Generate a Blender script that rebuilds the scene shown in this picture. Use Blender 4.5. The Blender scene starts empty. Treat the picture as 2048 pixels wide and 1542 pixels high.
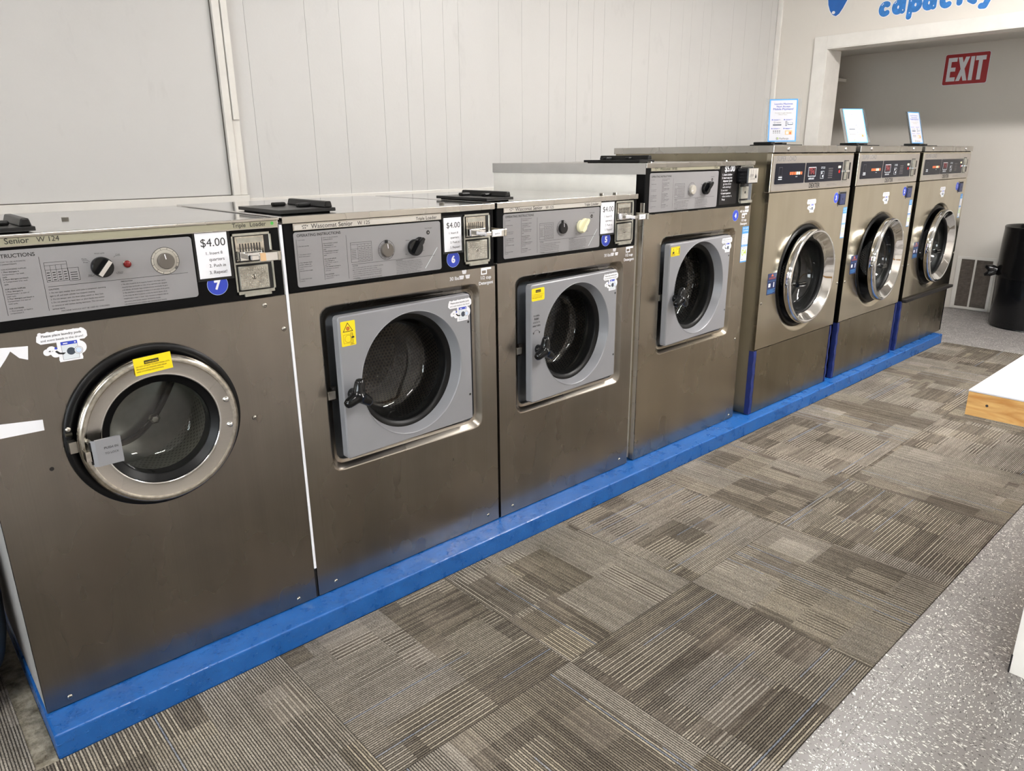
import bpy, bmesh, math, random
from math import sin, cos, pi, radians, sqrt, atan2
from mathutils import Vector, Matrix
random.seed(7)
SC = bpy.context.scene
COL = SC.collection
H = 0.0745                      # height of the painted plinth

# ------------------------------------------------------------------ node helper
class NT:
    def __init__(s, name):
        s.m = bpy.data.materials.new(name); s.m.use_nodes = True
        s.t = s.m.node_tree; s.t.nodes.clear()
        s.out = s.t.nodes.new('ShaderNodeOutputMaterial')
    def n(s, typ, **kw):
        o = s.t.nodes.new(typ)
        for k, v in kw.items(): setattr(o, k, v)
        return o
    def put(s, sock, v):
        if hasattr(v, 'links') or isinstance(v, bpy.types.NodeSocket): s.t.links.new(v, sock)
        elif isinstance(v, (tuple, list)) and len(v) == 3 and sock.type == 'RGBA': sock.default_value = (*v, 1)
        else: sock.default_value = v
    def math(s, op, a, b=0.0, c=0.0):
        o = s.n('ShaderNodeMath', operation=op)
        s.put(o.inputs[0], a); s.put(o.inputs[1], b); s.put(o.inputs[2], c)
        return o.outputs[0]
    def add(s, a, b): return s.math('ADD', a, b)
    def mul(s, a, b): return s.math('MULTIPLY', a, b)
    def mix(s, f, a, b):                     # colour mix
        o = s.n('ShaderNodeMix', data_type='RGBA'); s.put(o.inputs[0], f); s.put(o.inputs[6], a); s.put(o.inputs[7], b)
        return o.outputs[2]
    def fmix(s, f, a, b):
        o = s.n('ShaderNodeMix', data_type='FLOAT'); s.put(o.inputs[0], f); s.put(o.inputs[2], a); s.put(o.inputs[3], b)
        return o.outputs[0]
    def rng(s, v, a, b, c, d, smooth=False):
        o = s.n('ShaderNodeMapRange'); o.clamp = True
        if smooth: o.interpolation_type = 'SMOOTHSTEP'
        s.put(o.inputs[0], v)
        for i, x in enumerate((a, b, c, d)): s.put(o.inputs[i+1], x)
        return o.outputs[0]
    def xyz(s, x, y, z=0.0):
        o = s.n('ShaderNodeCombineXYZ'); s.put(o.inputs[0], x); s.put(o.inputs[1], y); s.put(o.inputs[2], z); return o.outputs[0]
    def sep(s, v):
        o = s.n('ShaderNodeSeparateXYZ'); s.put(o.inputs[0], v); return o.outputs
    def obj(s): return s.n('ShaderNodeTexCoord').outputs['Object']
    def scale(s, v, k):
        o = s.n('ShaderNodeVectorMath', operation='MULTIPLY'); s.put(o.inputs[0], v); o.inputs[1].default_value = k; return o.outputs[0]
    def noise(s, v, sc, det=2.0, rough=0.5, dist=0.0):
        o = s.n('ShaderNodeTexNoise'); s.put(o.inputs['Vector'], v); o.inputs['Scale'].default_value = sc
        o.inputs['Detail'].default_value = det; o.inputs['Roughness'].default_value = rough; o.inputs['Distortion'].default_value = dist
        return o.outputs['Fac']
    def white(s, v):
        o = s.n('ShaderNodeTexWhiteNoise'); s.put(o.inputs['Vector'], v); return o.outputs['Value']
    def bump(s, h, strength=0.3, dist=0.002):
        o = s.n('ShaderNodeBump'); o.inputs['Strength'].default_value = strength; o.inputs['Distance'].default_value = dist
        s.put(o.inputs['Height'], h); return o.outputs[0]
    def bsdf(s, col=(.8, .8, .8), rough=.5, metal=0.0, normal=None, **kw):
        o = s.n('ShaderNodeBsdfPrincipled'); s.put(o.inputs['Base Color'], col); s.put(o.inputs['Roughness'], rough); s.put(o.inputs['Metallic'], metal)
        if normal is not None: s.put(o.inputs['Normal'], normal)
        for k, v in kw.items(): s.put(o.inputs[k.replace('_', ' ')], v)
        s.t.links.new(o.outputs[0], s.out.inputs[0]); return o

def srgb(r, g, b):
    f = lambda c: (c/255/12.92) if c/255 <= .04045 else ((c/255+.055)/1.055)**2.4
    return (f(r), f(g), f(b))

def plain(name, c, rough=.5, metal=0.0, bump=0.0, bscale=200, var=0.0, vscale=8, **kw):
    n = NT(name); P = n.obj(); col = srgb(*c)
    if var:
        k = n.noise(P, vscale, 4, .6)
        col = n.mix(n.rng(k, .35, .7, 0, 1), tuple(x*(1-var) for x in col), tuple(min(1, x*(1+var*.4)) for x in col))
    nm = n.bump(n.noise(P, bscale, 3), bump, .001) if bump else None
    n.bsdf(col, rough, metal, nm, **kw); return n.m

def steel_mat(name, a, b, r0, r1, horizontal=False, wav=.0, streak=.0, smudge=3.0):
    n = NT(name); P = n.obj()
    big = n.noise(P, smudge, 3, .5, .2)
    st = n.noise(n.scale(P, (1.2, 1.2, 260) if horizontal else (260, 260, 1.2)), 1.0, 1, .5)
    drip = n.noise(n.scale(P, (10, 10, 1.5)), 1.0, 2, .5)
    k = n.add(n.mul(big, .85), n.mul(drip, .15))
    col = n.mix(n.rng(k, .25, .75, 0, 1), srgb(*a), srgb(*b))
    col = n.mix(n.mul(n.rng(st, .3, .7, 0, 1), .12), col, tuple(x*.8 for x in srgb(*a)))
    refl_band = n.noise(n.scale(P, (7, 7, .45)), 1.0, 2, .5)  # vertical reflection bands painted into the steel colour
    col = n.mix(n.mul(n.rng(refl_band, .35, .65, 0, 1, True), .20 if not horizontal else 0.0), col, tuple(x*.55 for x in srgb(*a)))
    ro = n.add(n.rng(n.add(n.mul(big, .7), n.mul(drip, .3)), .28, .72, r1, r0), n.mul(n.rng(st, .3, .7, -1, 1), streak))
    h = n.mul(n.noise(P, 4.5, 1), wav)
    n.bsdf(col, ro, 1.0, n.bump(h, 1.0, .03))
    return n.m

def glass_mat(name, tint=(.93, .95, .95), ior=1.5, rough=.02, dirt=0.06):
    n = NT(name)
    tr = n.n('ShaderNodeBsdfTransparent'); tr.inputs[0].default_value = (*tint, 1)
    gl = n.n('ShaderNodeBsdfGlossy'); gl.inputs['Roughness'].default_value = rough
    df = n.n('ShaderNodeBsdfDiffuse'); df.inputs[0].default_value = (.55, .56, .55, 1)
    fr = n.n('ShaderNodeFresnel'); fr.inputs[0].default_value = ior
    m0 = n.n('ShaderNodeMixShader'); m0.inputs[0].default_value = dirt
    m = n.n('ShaderNodeMixShader')
    n.t.links.new(tr.outputs[0], m0.inputs[1]); n.t.links.new(df.outputs[0], m0.inputs[2])
    n.t.links.new(n.math('MINIMUM', n.add(fr.outputs[0], .02), 1.0), m.inputs[0]); n.t.links.new(m0.outputs[0], m.inputs[1]); n.t.links.new(gl.outputs[0], m.inputs[2])
    n.t.links.new(m.outputs[0], n.out.inputs[0]); return n.m

def drum_mat(name, col, rough, hole=.30, pitch=.0125, metal=1.0, depth=.03):
    n = NT(name); uv = n.n('ShaderNodeUVMap').outputs[0]; s = n.sep(uv)
    yr = n.math('DIVIDE', s[1], pitch*.866); row = n.math('FLOOR', yr)
    x = n.add(n.math('DIVIDE', s[0], pitch), n.mul(n.math('MODULO', n.math('ABSOLUTE', row), 2.0), .5))
    fx = n.math('SUBTRACT', n.math('FRACT', x), .5); fy = n.mul(n.math('SUBTRACT', n.math('FRACT', yr), .5), .866)
    d = n.math('SQRT', n.add(n.mul(fx, fx), n.mul(fy, fy)))
    h = n.rng(d, hole-.06, hole+.03, 0, 1)
    nz = n.noise(n.obj(), 7, 3)
    c = n.mix(h, tuple(v*depth for v in srgb(*col)), n.mix(n.rng(nz, .3, .7, 0, 1), tuple(v*.75 for v in srgb(*col)), srgb(*col)))
    n.bsdf(c, rough, metal, n.bump(h, .5, .003)); return n.m

def carpet_mat():
    n = NT('carpet_tile_pile'); P = n.obj(); s = n.sep(P)
    T, x0, y0 = .610, .790, -.702
    gx = n.math('DIVIDE', n.math('SUBTRACT', s[0], x0), T); gy = n.math('DIVIDE', n.math('SUBTRACT', s[1], y0), T)
    ix = n.math('FLOOR', gx); iy = n.math('FLOOR', gy)
    fx = n.math('SUBTRACT', gx, ix); fy = n.math('SUBTRACT', gy, iy)
    par = n.math('MODULO', n.math('ABSOLUTE', n.add(ix, iy)), 2.0)
    u = n.fmix(par, fx, fy); v = n.fmix(par, fy, fx)
    tid = n.white(n.xyz(ix, iy, 3.3)); tid2 = n.white(n.xyz(ix, iy, 9.1))
    K = 88.0
    sv = n.mul(v, K); li = n.math('FLOOR', sv); fv = n.math('SUBTRACT', sv, li)
    wob = n.mul(n.math('SUBTRACT', n.noise(P, 210, 2), .5), .45)
    tri = n.mul(n.math('ABSOLUTE', n.math('SUBTRACT', n.add(fv, wob), .5)), 2.0)       # 0 centre .. 1 edge of a cord
    line = n.rng(tri, .38, .80, 1, 0, True)
    lr = n.white(n.xyz(li, tid, 1.0))
    def block(nu, nv, seed, off):
        bu = n.math('FLOOR', n.add(n.mul(u, nu), n.mul(tid, off))); bv = n.math('FLOOR', n.add(n.mul(v, nv), n.mul(tid2, off)))
        return n.white(n.xyz(bu, n.add(bv, seed), n.add(n.mul(ix, 7.0), n.mul(iy, 13.0))))
    a = block(2.3, 3.2, 0.0, 3.0); b = block(4.2, 6.5, 20.0, 5.0); c = block(3.1, 2.3, 40.0, 2.0)
    seg = n.math('FLOOR', n.add(n.mul(u, 2.6), n.mul(lr, 7.0)))
    sr = n.white(n.xyz(li, seg, n.add(tid, 5.0)))
    m = n.add(n.mul(a, .62), n.mul(b, .38))
    alt = n.math('MODULO', li, 2.0)
    every = n.math('LESS_THAN', m, .40); half = n.mul(n.math('GREATER_THAN', m, .40), n.math('LESS_THAN', m, .58))
    light = n.add(n.add(n.mul(every, .50), n.mul(n.mul(half, alt), .80)), n.mul(sr, .42))
    light = n.add(light, n.mul(n.math('GREATER_THAN', n.mul(b, c), .66), .22))
    base = n.mix(n.math('MINIMUM', light, 1.0), n.mix(n.rng(c, .2, .8, 0, 1), srgb(96, 88, 80), srgb(110, 102, 94)), n.mix(n.rng(a, .2, .9, 0, 1), srgb(166, 158, 149), srgb(174, 163, 146)))
    blue = n.mul(n.mul(n.math('LESS_THAN', lr, .03), n.math('GREATER_THAN', sr, .3)), line)
    base = n.mix(n.mul(blue, .6), base, srgb(126, 138, 162))
    gap = n.fmix(n.math('GREATER_THAN', b, .88), .17, .50)
    gk = n.fmix(line, gap, 1.0)
    fib = n.noise(P, 640, 2, .8)
    fib2 = n.noise(P, 300, 3, .8)
    f = n.mul(gk, n.rng(n.add(n.mul(fib, .4), n.mul(fib2, .6)), .38, .62, .38, 1.55))
    base = n.mix(1.0, base, base)
    mm = n.n('ShaderNodeMix', data_type='RGBA', blend_type='MULTIPLY'); mm.inputs[0].default_value = 1.0
    n.put(mm.inputs[6], base); n.put(mm.inputs[7], n.xyz(f, f, f))
    stain = n.rng(n.noise(P, 2.6, 4, .65), .30, .62, .72, 1.06)
    ex = n.math('MINIMUM', n.math('MINIMUM', fx, n.math('SUBTRACT', 1.0, fx)), n.math('MINIMUM', fy, n.math('SUBTRACT', 1.0, fy)))
    seam = n.rng(ex, .0, .006, .55, 1.0)
    m2 = n.n('ShaderNodeMix', data_type='RGBA', blend_type='MULTIPLY'); m2.inputs[0].default_value = 1.0
    k = n.mul(stain, seam); n.put(m2.inputs[6], mm.outputs[2]); n.put(m2.inputs[7], n.xyz(k, k, n.mul(k, .97)))
    hgt = n.add(n.mul(line, .5), fib2)
    n.bsdf(m2.outputs[2], .95, 0, n.bump(hgt, .7, .003), Specular_IOR_Level=.15)
    return n.m

def vinyl_mat():
    n = NT('vinyl_tile'); P = n.obj(); s = n.sep(P); T = .305
    gx = n.math('DIVIDE', n.math('SUBTRACT', s[0], 1.686), T); gy = n.math('DIVIDE', n.math('SUBTRACT', s[1], -1.376), T)
    ix = n.math('FLOOR', gx); iy = n.math('FLOOR', gy)
    fx = n.math('SUBTRACT', gx, ix); fy = n.math('SUBTRACT', gy, iy)
    par = n.math('MODULO', n.math('ABSOLUTE', n.add(ix, iy)), 2.0)
    du = n.fmix(par, s[0], s[1]); dv = n.fmix(par, s[1], s[0])
    wv = n.mul(n.math('SUBTRACT', n.noise(P, 25, 2), .5), .03)
    def chips(sc, st, seed, lo, hi, size):
        vec = n.xyz(n.mul(n.add(du, wv), sc*st), n.mul(n.add(dv, wv), sc), n.add(n.mul(ix, 3.7), n.add(n.mul(iy, 5.3), seed)))
        vo = n.n('ShaderNodeTexVoronoi'); n.put(vo.inputs['Vector'], vec); vo.inputs['Scale'].default_value = 1.0
        r = n.sep(vo.outputs['Color'])
        pick = n.mul(n.math('GREATER_THAN', r[0], lo), n.math('LESS_THAN', r[0], hi))
        sz = n.add(size*.4, n.mul(r[1], size))
        return n.mul(pick, n.math('LESS_THAN', vo.outputs['Distance'], sz))
    base = n.mix(n.rng(n.noise(P, 1.7, 4, .6), .3, .7, 0, 1), srgb(130, 125, 123), srgb(144, 140, 138))
    base = n.mix(n.mul(n.rng(n.noise(P, 90, 3), .4, .65, 0, 1), .25), base, srgb(128, 122, 120))
    w = n.math('MAXIMUM', chips(210, .5, 0, .0, .30, .38), chips(330, .6, 9, .0, .16, .40))
    k = n.math('MAXIMUM', chips(230, .5, 4, .0, .20, .36), chips(380, .6, 14, .0, .10, .40))
    base = n.mix(n.mul(k, .9), base, srgb(62, 58, 60)); base = n.mix(n.mul(w, .95), base, srgb(232, 230, 226))
    ex = n.math('MINIMUM', n.math('MINIMUM', fx, n.math('SUBTRACT', 1.0, fx)), n.math('MINIMUM', fy, n.math('SUBTRACT', 1.0, fy)))
    base = n.mix(n.rng(ex, .002, .005, .55, 0), base, srgb(90, 84, 80))
    n.bsdf(base, n.rng(n.noise(P, 9, 3), .3, .7, .30, .45), 0, n.bump(n.noise(P, 60, 2), .05, .002)); return n.m

def wall_mat(name, c, rough=.42, stain=.12):
    n = NT(name); P = n.obj()
    k = n.noise(P, 1.6, 5, .65, .5); k2 = n.noise(n.scale(P, (5, 5, 2)), 1.3, 4, .7, .3)
    col = n.mix(n.mul(n.rng(k2, .60, .78, 0, 1), stain*4), srgb(*c), tuple(x*.80 for x in srgb(*c)))
    col = n.mix(n.mul(n.rng(k, .55, .75, 0, 1), stain*2), col, tuple(x*.88 for x in srgb(*c)))
    n.bsdf(col, rough, 0, n.bump(n.add(n.noise(P, 90, 3), n.mul(n.noise(P, 9, 2), 2.0)), .12, .002)); return n.m

def curb_mat():
    n = NT('blue_painted_concrete'); P = n.obj(); s = n.sep(P)
    k = n.noise(P, 14, 4, .65)
    pit = n.noise(P, 75, 3, .7)
    col = n.mix(n.rng(k, .3, .7, 0, 1), srgb(24, 80, 148), srgb(34, 96, 168))
    worn = n.mul(n.rng(n.noise(P, 9, 5, .75), .60, .68, 0, 1), n.rng(s[2], H-.012, H-.002, 0, 1))
    col = n.mix(n.mul(worn, .18), col, srgb(138, 158, 172))
    chip = n.rng(n.noise(P, 60, 4, .8), .72, .76, 0, 1)
    col = n.mix(n.mul(chip, .8), col, srgb(150, 190, 225))
    n.bsdf(col, n.rng(k, .3, .7, .22, .40), 0, n.bump(n.add(n.mul(n.noise(P, 16, 2), 1.2), n.rng(pit, .58, .72, 0, 1)), .5, .004)); return n.m

def wood_mat():
    n = NT('plywood'); P = n.obj()
    w = n.noise(n.scale(P, (3, 5, 30)), 1.5, 4, .6, 1.2)
    col = n.mix(n.rng(w, .3, .7, 0, 1), srgb(214, 170, 104), srgb(176, 120, 54))
    k = n.noise(n.scale(P, (4, 9, 22)), 1.0, 2, .5, 2.0)
    col = n.mix(n.mul(n.rng(k, .5, .75, 0, 1), .6), col, srgb(188, 122, 44))
    n.bsdf(col, .6, 0, n.bump(w, .2, .001)); return n.m

def concrete_mat():
    n = NT('bare_concrete'); P = n.obj(); k = n.noise(P, 18, 5, .75)
    n.bsdf(n.mix(n.rng(k, .35, .62, 0, 1), srgb(74, 66, 50), srgb(160, 152, 134)), .9, 0, n.bump(k, .8, .006)); return n.m

def emit_mat(name, c, e):
    n = NT(name); o = n.n('ShaderNodeEmission'); o.inputs[0].default_value = (*c, 1); o.inputs[1].default_value = e
    n.t.links.new(o.outputs[0], n.out.inputs[0]); return n.m

M = {}
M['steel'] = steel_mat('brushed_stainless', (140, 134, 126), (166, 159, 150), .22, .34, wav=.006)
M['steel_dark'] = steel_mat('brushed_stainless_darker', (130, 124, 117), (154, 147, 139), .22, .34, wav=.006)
M['steel_light'] = steel_mat('brushed_stainless_pale', (162, 153, 138), (186, 177, 162), .20, .32, wav=.008)
M['steel_warm'] = steel_mat('polished_stainless_warm', (184, 175, 156), (208, 199, 181), .13, .24, wav=.05, smudge=2.2)
M['steel_kick'] = steel_mat('kick_stainless', (142, 133, 114), (160, 151, 131), .24, .34, wav=.01)
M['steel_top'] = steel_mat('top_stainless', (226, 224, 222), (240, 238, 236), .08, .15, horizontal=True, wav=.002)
M['steel_trim'] = steel_mat('trim_stainless', (172, 168, 162), (194, 190, 184), .22, .32, horizontal=True)
M['alu'] = plain('brushed_aluminium_face', (190, 184, 178), .36, .85, var=.10, vscale=5)
M['chrome'] = plain('chrome', (225, 225, 225), .06, 1.0)
M['chrome_worn'] = plain('worn_chrome', (205, 200, 190), .18, 1.0, var=.35, vscale=60)
M['zinc'] = plain('zinc_box', (178, 176, 166), .38, .7, var=.25, vscale=30)
M['screw'] = plain('screw_steel', (170, 166, 158), .3, 1.0)
M['black'] = plain('black_enamel', (9, 9, 10), .45, Specular_IOR_Level=.10)
M['blackmatte'] = plain('black_panel', (34, 32, 32), .5, Specular_IOR_Level=.2)
M['gasket'] = plain('black_rubber', (9, 9, 10), .42, Specular_IOR_Level=.25)
M['plastic'] = plain('black_plastic', (13, 14, 16), .16, Specular_IOR_Level=.4)
M['lidplastic'] = plain('black_lid_plastic', (22, 22, 22), .34, bump=.2, Specular_IOR_Level=.3)
M['cavity'] = plain('dark_cavity', (26, 24, 23), .7)
M['plate'] = plain('grey_instruction_plate', (138, 136, 138), .42, .1)
M['strip_gold'] = plain('tan_name_strip', (150, 146, 126), .42, .1)
M['strip_silver'] = plain('silver_name_strip', (196, 192, 186), .35, .4)
M['ink'] = plain('black_ink', (30, 28, 29), .6)
M['inkgrey'] = plain('grey_ink', (92, 88, 88), .6)
M['white'] = plain('white_paper', (226, 226, 231), .5)
M['sheet'] = plain('printed_sheet', (186, 186, 192), .55)
M['whitepaint'] = plain('white_enamel', (244, 240, 233), .34, var=.05, vscale=9)
M['doorgrey'] = plain('grey_door_enamel', (134, 134, 138), .34, .05, var=.05, vscale=4)
M['recessgrey'] = plain('dark_grey_liner', (86, 90, 96), .35)
M['blue'] = plain('number_blue', (44, 66, 178), .35)
M['navy'] = plain('navy_label', (34, 44, 84), .35)
M['sky'] = plain('sticker_sky_blue', (74, 146, 206), .4)
M['green'] = plain('sticker_green', (164, 196, 40), .4)
M['palegrey'] = plain('sticker_pale_grey', (208, 214, 220), .5)
M['charcoal'] = plain('sticker_charcoal', (58, 66, 78), .5)
M['paleblue'] = plain('sticker_pale_blue', (198, 214, 240), .5)
M['yellow'] = plain('yellow_label', (236, 208, 20), .4)
M['orange'] = plain('orange_mark', (205, 96, 50), .4)
M['tan'] = plain('tan_mark', (206, 170, 130), .5)
M['greendot'] = plain('green_dot', (66, 168, 66), .4)
M['red'] = plain('sign_red', (166, 36, 42), .4)
M['dimred'] = plain('dim_red_print', (150, 60, 60), .4)
M['redlight'] = plain('red_indicator', (112, 14, 16), .2)
M['cream'] = plain('cream_knob', (226, 220, 184), .35)
M['brownknob'] = plain('brown_knob', (92, 86, 80), .4)
M['beige'] = plain('beige_disc', (172, 166, 156), .4)
M['smoke'] = plain('smoked_display', (12, 15, 28), .08, Specular_IOR_Level=.12)
M['tape'] = plain('blue_masking_tape', (20, 38, 104), .5, bump=.5, bscale=60, var=.3, vscale=25)
M['glass'] = glass_mat('door_glass', dirt=.015)
M['acrylic'] = glass_mat('clear_acrylic', (.96, .97, .98), 1.4, .03, .10)
M['drum7'] = drum_mat('drum_dimpled', (206, 206, 200), .32, .24, .015, depth=.45)
M['drum7back'] = plain('drum_back_smooth', (206, 206, 200), .33, 1.0, var=.3, vscale=5)
M['drum'] = drum_mat('drum_perforated', (112, 100, 88), .38, .31, .0135)
M['drumrim'] = plain('tub_steel', (62, 58, 55), .35, 1.0, var=.3)
M['wall'] = wall_mat('painted_panelling', (200, 198, 196))
M['wallfar'] = wall_mat('far_room_paint', (212, 206, 198), .5, .04)
M['wallcap'] = wall_mat('opening_wall_paint', (214, 208, 200), .4, .05)
M['trimpaint'] = plain('white_trim_gloss', (224, 220, 214), .25, bump=.15, bscale=30, var=.06)
M['seamdark'] = plain('dark_seam', (96, 90, 84), .8)
M['ceil'] = plain('ceiling_white', (214, 212, 206), .8)
M['carpet'] = carpet_mat(); M['vinyl'] = vinyl_mat(); M['curb'] = curb_mat(); M['wood'] = wood_mat(); M['concrete'] = concrete_mat()
M['laminate'] = plain('white_laminate', (198, 198, 203), .38)
M['blackbag'] = plain('black_bin_liner', (14, 14, 15), .22, bump=.6, bscale=14)
M['louver'] = plain('dusty_louver', (98, 88, 80), .6, var=.4, vscale=30)
M['bluegrey'] = plain('blue_grey_plastic', (84, 104, 128), .3)
M['sidepanel'] = plain('grey_side_enamel', (176, 172, 168), .4, var=.08)
M['paintblue'] = plain('mural_blue', (52, 122, 196), .5, var=.25, vscale=25)
M['paintdeep'] = plain('mural_deep_blue', (36, 98, 176), .5, var=.1)
M['lamp'] = emit_mat('fluorescent_diffuser', (1.0, .97, .935), 29.0)
M['lampstrong'] = emit_mat('fluorescent_diffuser_bright', (1.0, .975, .945), 58.0)
M['digit'] = emit_mat('red_digit', (1.0, .06, .05), .55)

# ------------------------------------------------------------------ text cache
_tc = {}
def glyphs(s, bold=0.0):
    if any(q in s for q in 'MmWwKk'): bold = 0.0
    k = (s, bold)
    if k in _tc: return _tc[k]
    cu = bpy.data.curves.new('tmp', 'FONT'); cu.body = s; cu.size = 1.0; cu.resolution_u = 3; cu.offset = bold; cu.fill_mode = 'FRONT'
    ob = bpy.data.objects.new('tmp', cu); COL.objects.link(ob)
    bpy.context.view_layer.update()
    dg = bpy.context.evaluated_depsgraph_get(); ev = ob.evaluated_get(dg); me = ev.to_mesh()
    vs = [(v.co.x, v.co.y) for v in me.vertices]; fs = [tuple(p.vertices) for p in me.polygons]
    ev.to_mesh_clear(); bpy.data.objects.remove(ob); bpy.data.curves.remove(cu)
    x0 = min((v[0] for v in vs), default=0); x1 = max((v[0] for v in vs), default=1)
    _tc[k] = (vs, fs, x0, x1); return _tc[k]
CAP = .729

# ------------------------------------------------------------------ mesh builder
def rr(x0, x1, z0, z1, r, n=5):
    pts = []
    for cx, cz, a0 in ((x1-r, z0+r, -90), (x1-r, z1-r, 0), (x0+r, z1-r, 90), (x0+r, z0+r, 180)):
        for i in range(n+1):
            a = radians(a0+90*i/n); pts.append((cx+r*cos(a), cz+r*sin(a)))
    return pts

class MB:
    def __init__(s): s.v = []; s.f = []; s.mi = []; s.sm = []; s.mats = []; s.uv = {}
    def m(s, k):
        if k not in s.mats: s.mats.append(k)
        return s.mats.index(k)
    def face(s, idx, k, smooth=False, uv=None):
        if uv: s.uv[len(s.f)] = uv
        s.f.append(tuple(idx)); s.mi.append(s.m(k)); s.sm.append(smooth)
    def poly(s, pts, k, smooth=False, uv=None):
        b = len(s.v); s.v += [tuple(p) for p in pts]; s.face(range(b, b+len(pts)), k, smooth, uv); return s
    def box(s, x0, x1, y0, y1, z0, z1, k):
        b = len(s.v)
        s.v += [(x, y, z) for z in (z0, z1) for y in (y0, y1) for x in (x0, x1)]
        for q in ((0, 2, 3, 1), (4, 5, 7, 6), (0, 1, 5, 4), (2, 6, 7, 3), (0, 4, 6, 2), (1, 3, 7, 5)): s.face([b+i for i in q], k)
        return s
    def rect(s, x0, x1, z0, z1, y, k): return s.poly([(x0, y, z0), (x1, y, z0), (x1, y, z1), (x0, y, z1)], k)
    def quad(s, p, y, k): return s.poly([(a, y, b) for a, b in p], k)
    def line(s, xa, za, xb, zb, w, y, k):
        dx, dz = xb-xa, zb-za; L = sqrt(dx*dx+dz*dz) or 1; nx, nz = -dz/L*w/2, dx/L*w/2
        return s.quad([(xa-nx, za-nz), (xb-nx, zb-nz), (xb+nx, zb+nz), (xa+nx, za+nz)], y, k)
    def frame(s, x0, x1, z0, z1, w, y, k):
        s.rect(x0, x1, z0, z0+w, y, k); s.rect(x0, x1, z1-w, z1, y, k); s.rect(x0, x0+w, z0+w, z1-w, y, k); return s.rect(x1-w, x1, z0+w, z1-w, y, k)
    def disc(s, cx, cz, r, y, k, n=40, sx=1.0): return s.poly([(cx+sx*r*cos(2*pi*i/n), y, cz+r*sin(2*pi*i/n)) for i in range(n)], k)
    def ring(s, cx, cz, r0, r1, y, k, n=48): return s.lathe([(r0, y), (r1, y)], cx, cz, k, n, smooth=False)
    def prism(s, pts, y0, y1, k, ks=None):           # outline (x,z), y0 = front
        n = len(pts); b = len(s.v)
        s.v += [(a, y0, c) for a, c in pts]+[(a, y1, c) for a, c in pts]
        s.face(range(b, b+n), k); s.face([b+n+i for i in reversed(range(n))], ks or k)
        for i in range(n): j = (i+1) % n; s.face((b+j, b+i, b+n+i, b+n+j), ks or k)
        return s
    def lathe(s, prof, cx, cz, k, n=64, smooth=True, uvs=False, cap0=False, cap1=False, sx=1.0):
        b = len(s.v)
        for r, y in prof:
            for i in range(n):
                a = 2*pi*i/n; s.v.append((cx+r*sx*cos(a), y, cz+r*sin(a)))
        for j in range(len(prof)-1):
            for i in range(n):
                i2 = (i+1) % n; uv = None
                if uvs:
                    R = .2; u0, u1 = 2*pi*i/n*R, 2*pi*(i+1)/n*R; v0, v1 = prof[j][1], prof[j+1][1]
                    uv = [(u0, v0), (u1, v0), (u1, v1), (u0, v1)]
                    if uvs == 'planar': uv = [(prof[q][0]*cos(2*pi*w/n), prof[q][0]*sin(2*pi*w/n)) for q, w in ((j, i), (j, i+1), (j+1, i+1), (j+1, i))]
                s.face((b+j*n+i, b+j*n+i2, b+(j+1)*n+i2, b+(j+1)*n+i), k, smooth, uv)
        for c, j in ((cap0, 0), (cap1, len(prof)-1)):
            if c:
                r = prof[j][0]
                s.face([b+j*n+i for i in range(n)], k, False, [(r*cos(2*pi*i/n), r*sin(2*pi*i/n)) for i in range(n)])
        return s
    def tube(s, pts, r, k, n=10, caps=True):
        rings = []
        for i, p in enumerate(pts):
            p = Vector(p); a = Vector(pts[max(i-1, 0)]); c = Vector(pts[min(i+1, len(pts)-1)]); d = (c-a).normalized()
            up = Vector((0, 0, 1)) if abs(d.z) < .9 else Vector((1, 0, 0)); x = d.cross(up).normalized(); y = d.cross(x)
            rad = r[i] if isinstance(r, (list, tuple)) else r; b = len(s.v)
            s.v += [tuple(p+x*rad*cos(2*pi*j/n)+y*rad*sin(2*pi*j/n)) for j in range(n)]; rings.append(b)
        for a, c in zip(rings, rings[1:]):
            for j in range(n): j2 = (j+1) % n; s.face((a+j, a+j2, c+j2, c+j), k, True)
        if caps:
            s.face([rings[0]+j for j in range(n)], k); s.face([rings[-1]+j for j in range(n)], k)
        return s
    def holed(s, x0, x1, z0, z1, hole, cx, cz, y, k, n=72):
        """flat plate (x0..x1, z0..z1) at depth y with a hole; hole(a) -> radius at angle a"""
        ang = sorted(set([round(2*pi*i/n, 6) for i in range(n)]+[round(atan2(zz-cz, xx-cx) % (2*pi), 6) for xx in (x0, x1) for zz in (z0, z1)]))
        I, O = [], []
        for a in ang:
            c, d = cos(a), sin(a); h = hole(a); I.append((cx+h*c, cz+h*d))
            t = min(((x1-cx)/c if c > 1e-9 else 1e9), ((x0-cx)/c if c < -1e-9 else 1e9), ((z1-cz)/d if d > 1e-9 else 1e9), ((z0-cz)/d if d < -1e-9 else 1e9))
            O.append((cx+t*c, cz+t*d))
        b = len(s.v); m = len(ang)
        s.v += [(p, y, q) for p, q in I]+[(p, y, q) for p, q in O]
        for i in range(m): j = (i+1) % m; s.face((b+i, b+m+i, b+m+j, b+j), k)
        return s
    def loft(s, A, ya, B, yb, k, smooth=False):      # two outlines with equal counts
        n = len(A); b = len(s.v); s.v += [(p, ya, q) for p, q in A]+[(p, yb, q) for p, q in B]
        for i in range(n): j = (i+1) % n; s.face((b+i, b+j, b+n+j, b+n+i), k, smooth)
        return s
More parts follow.
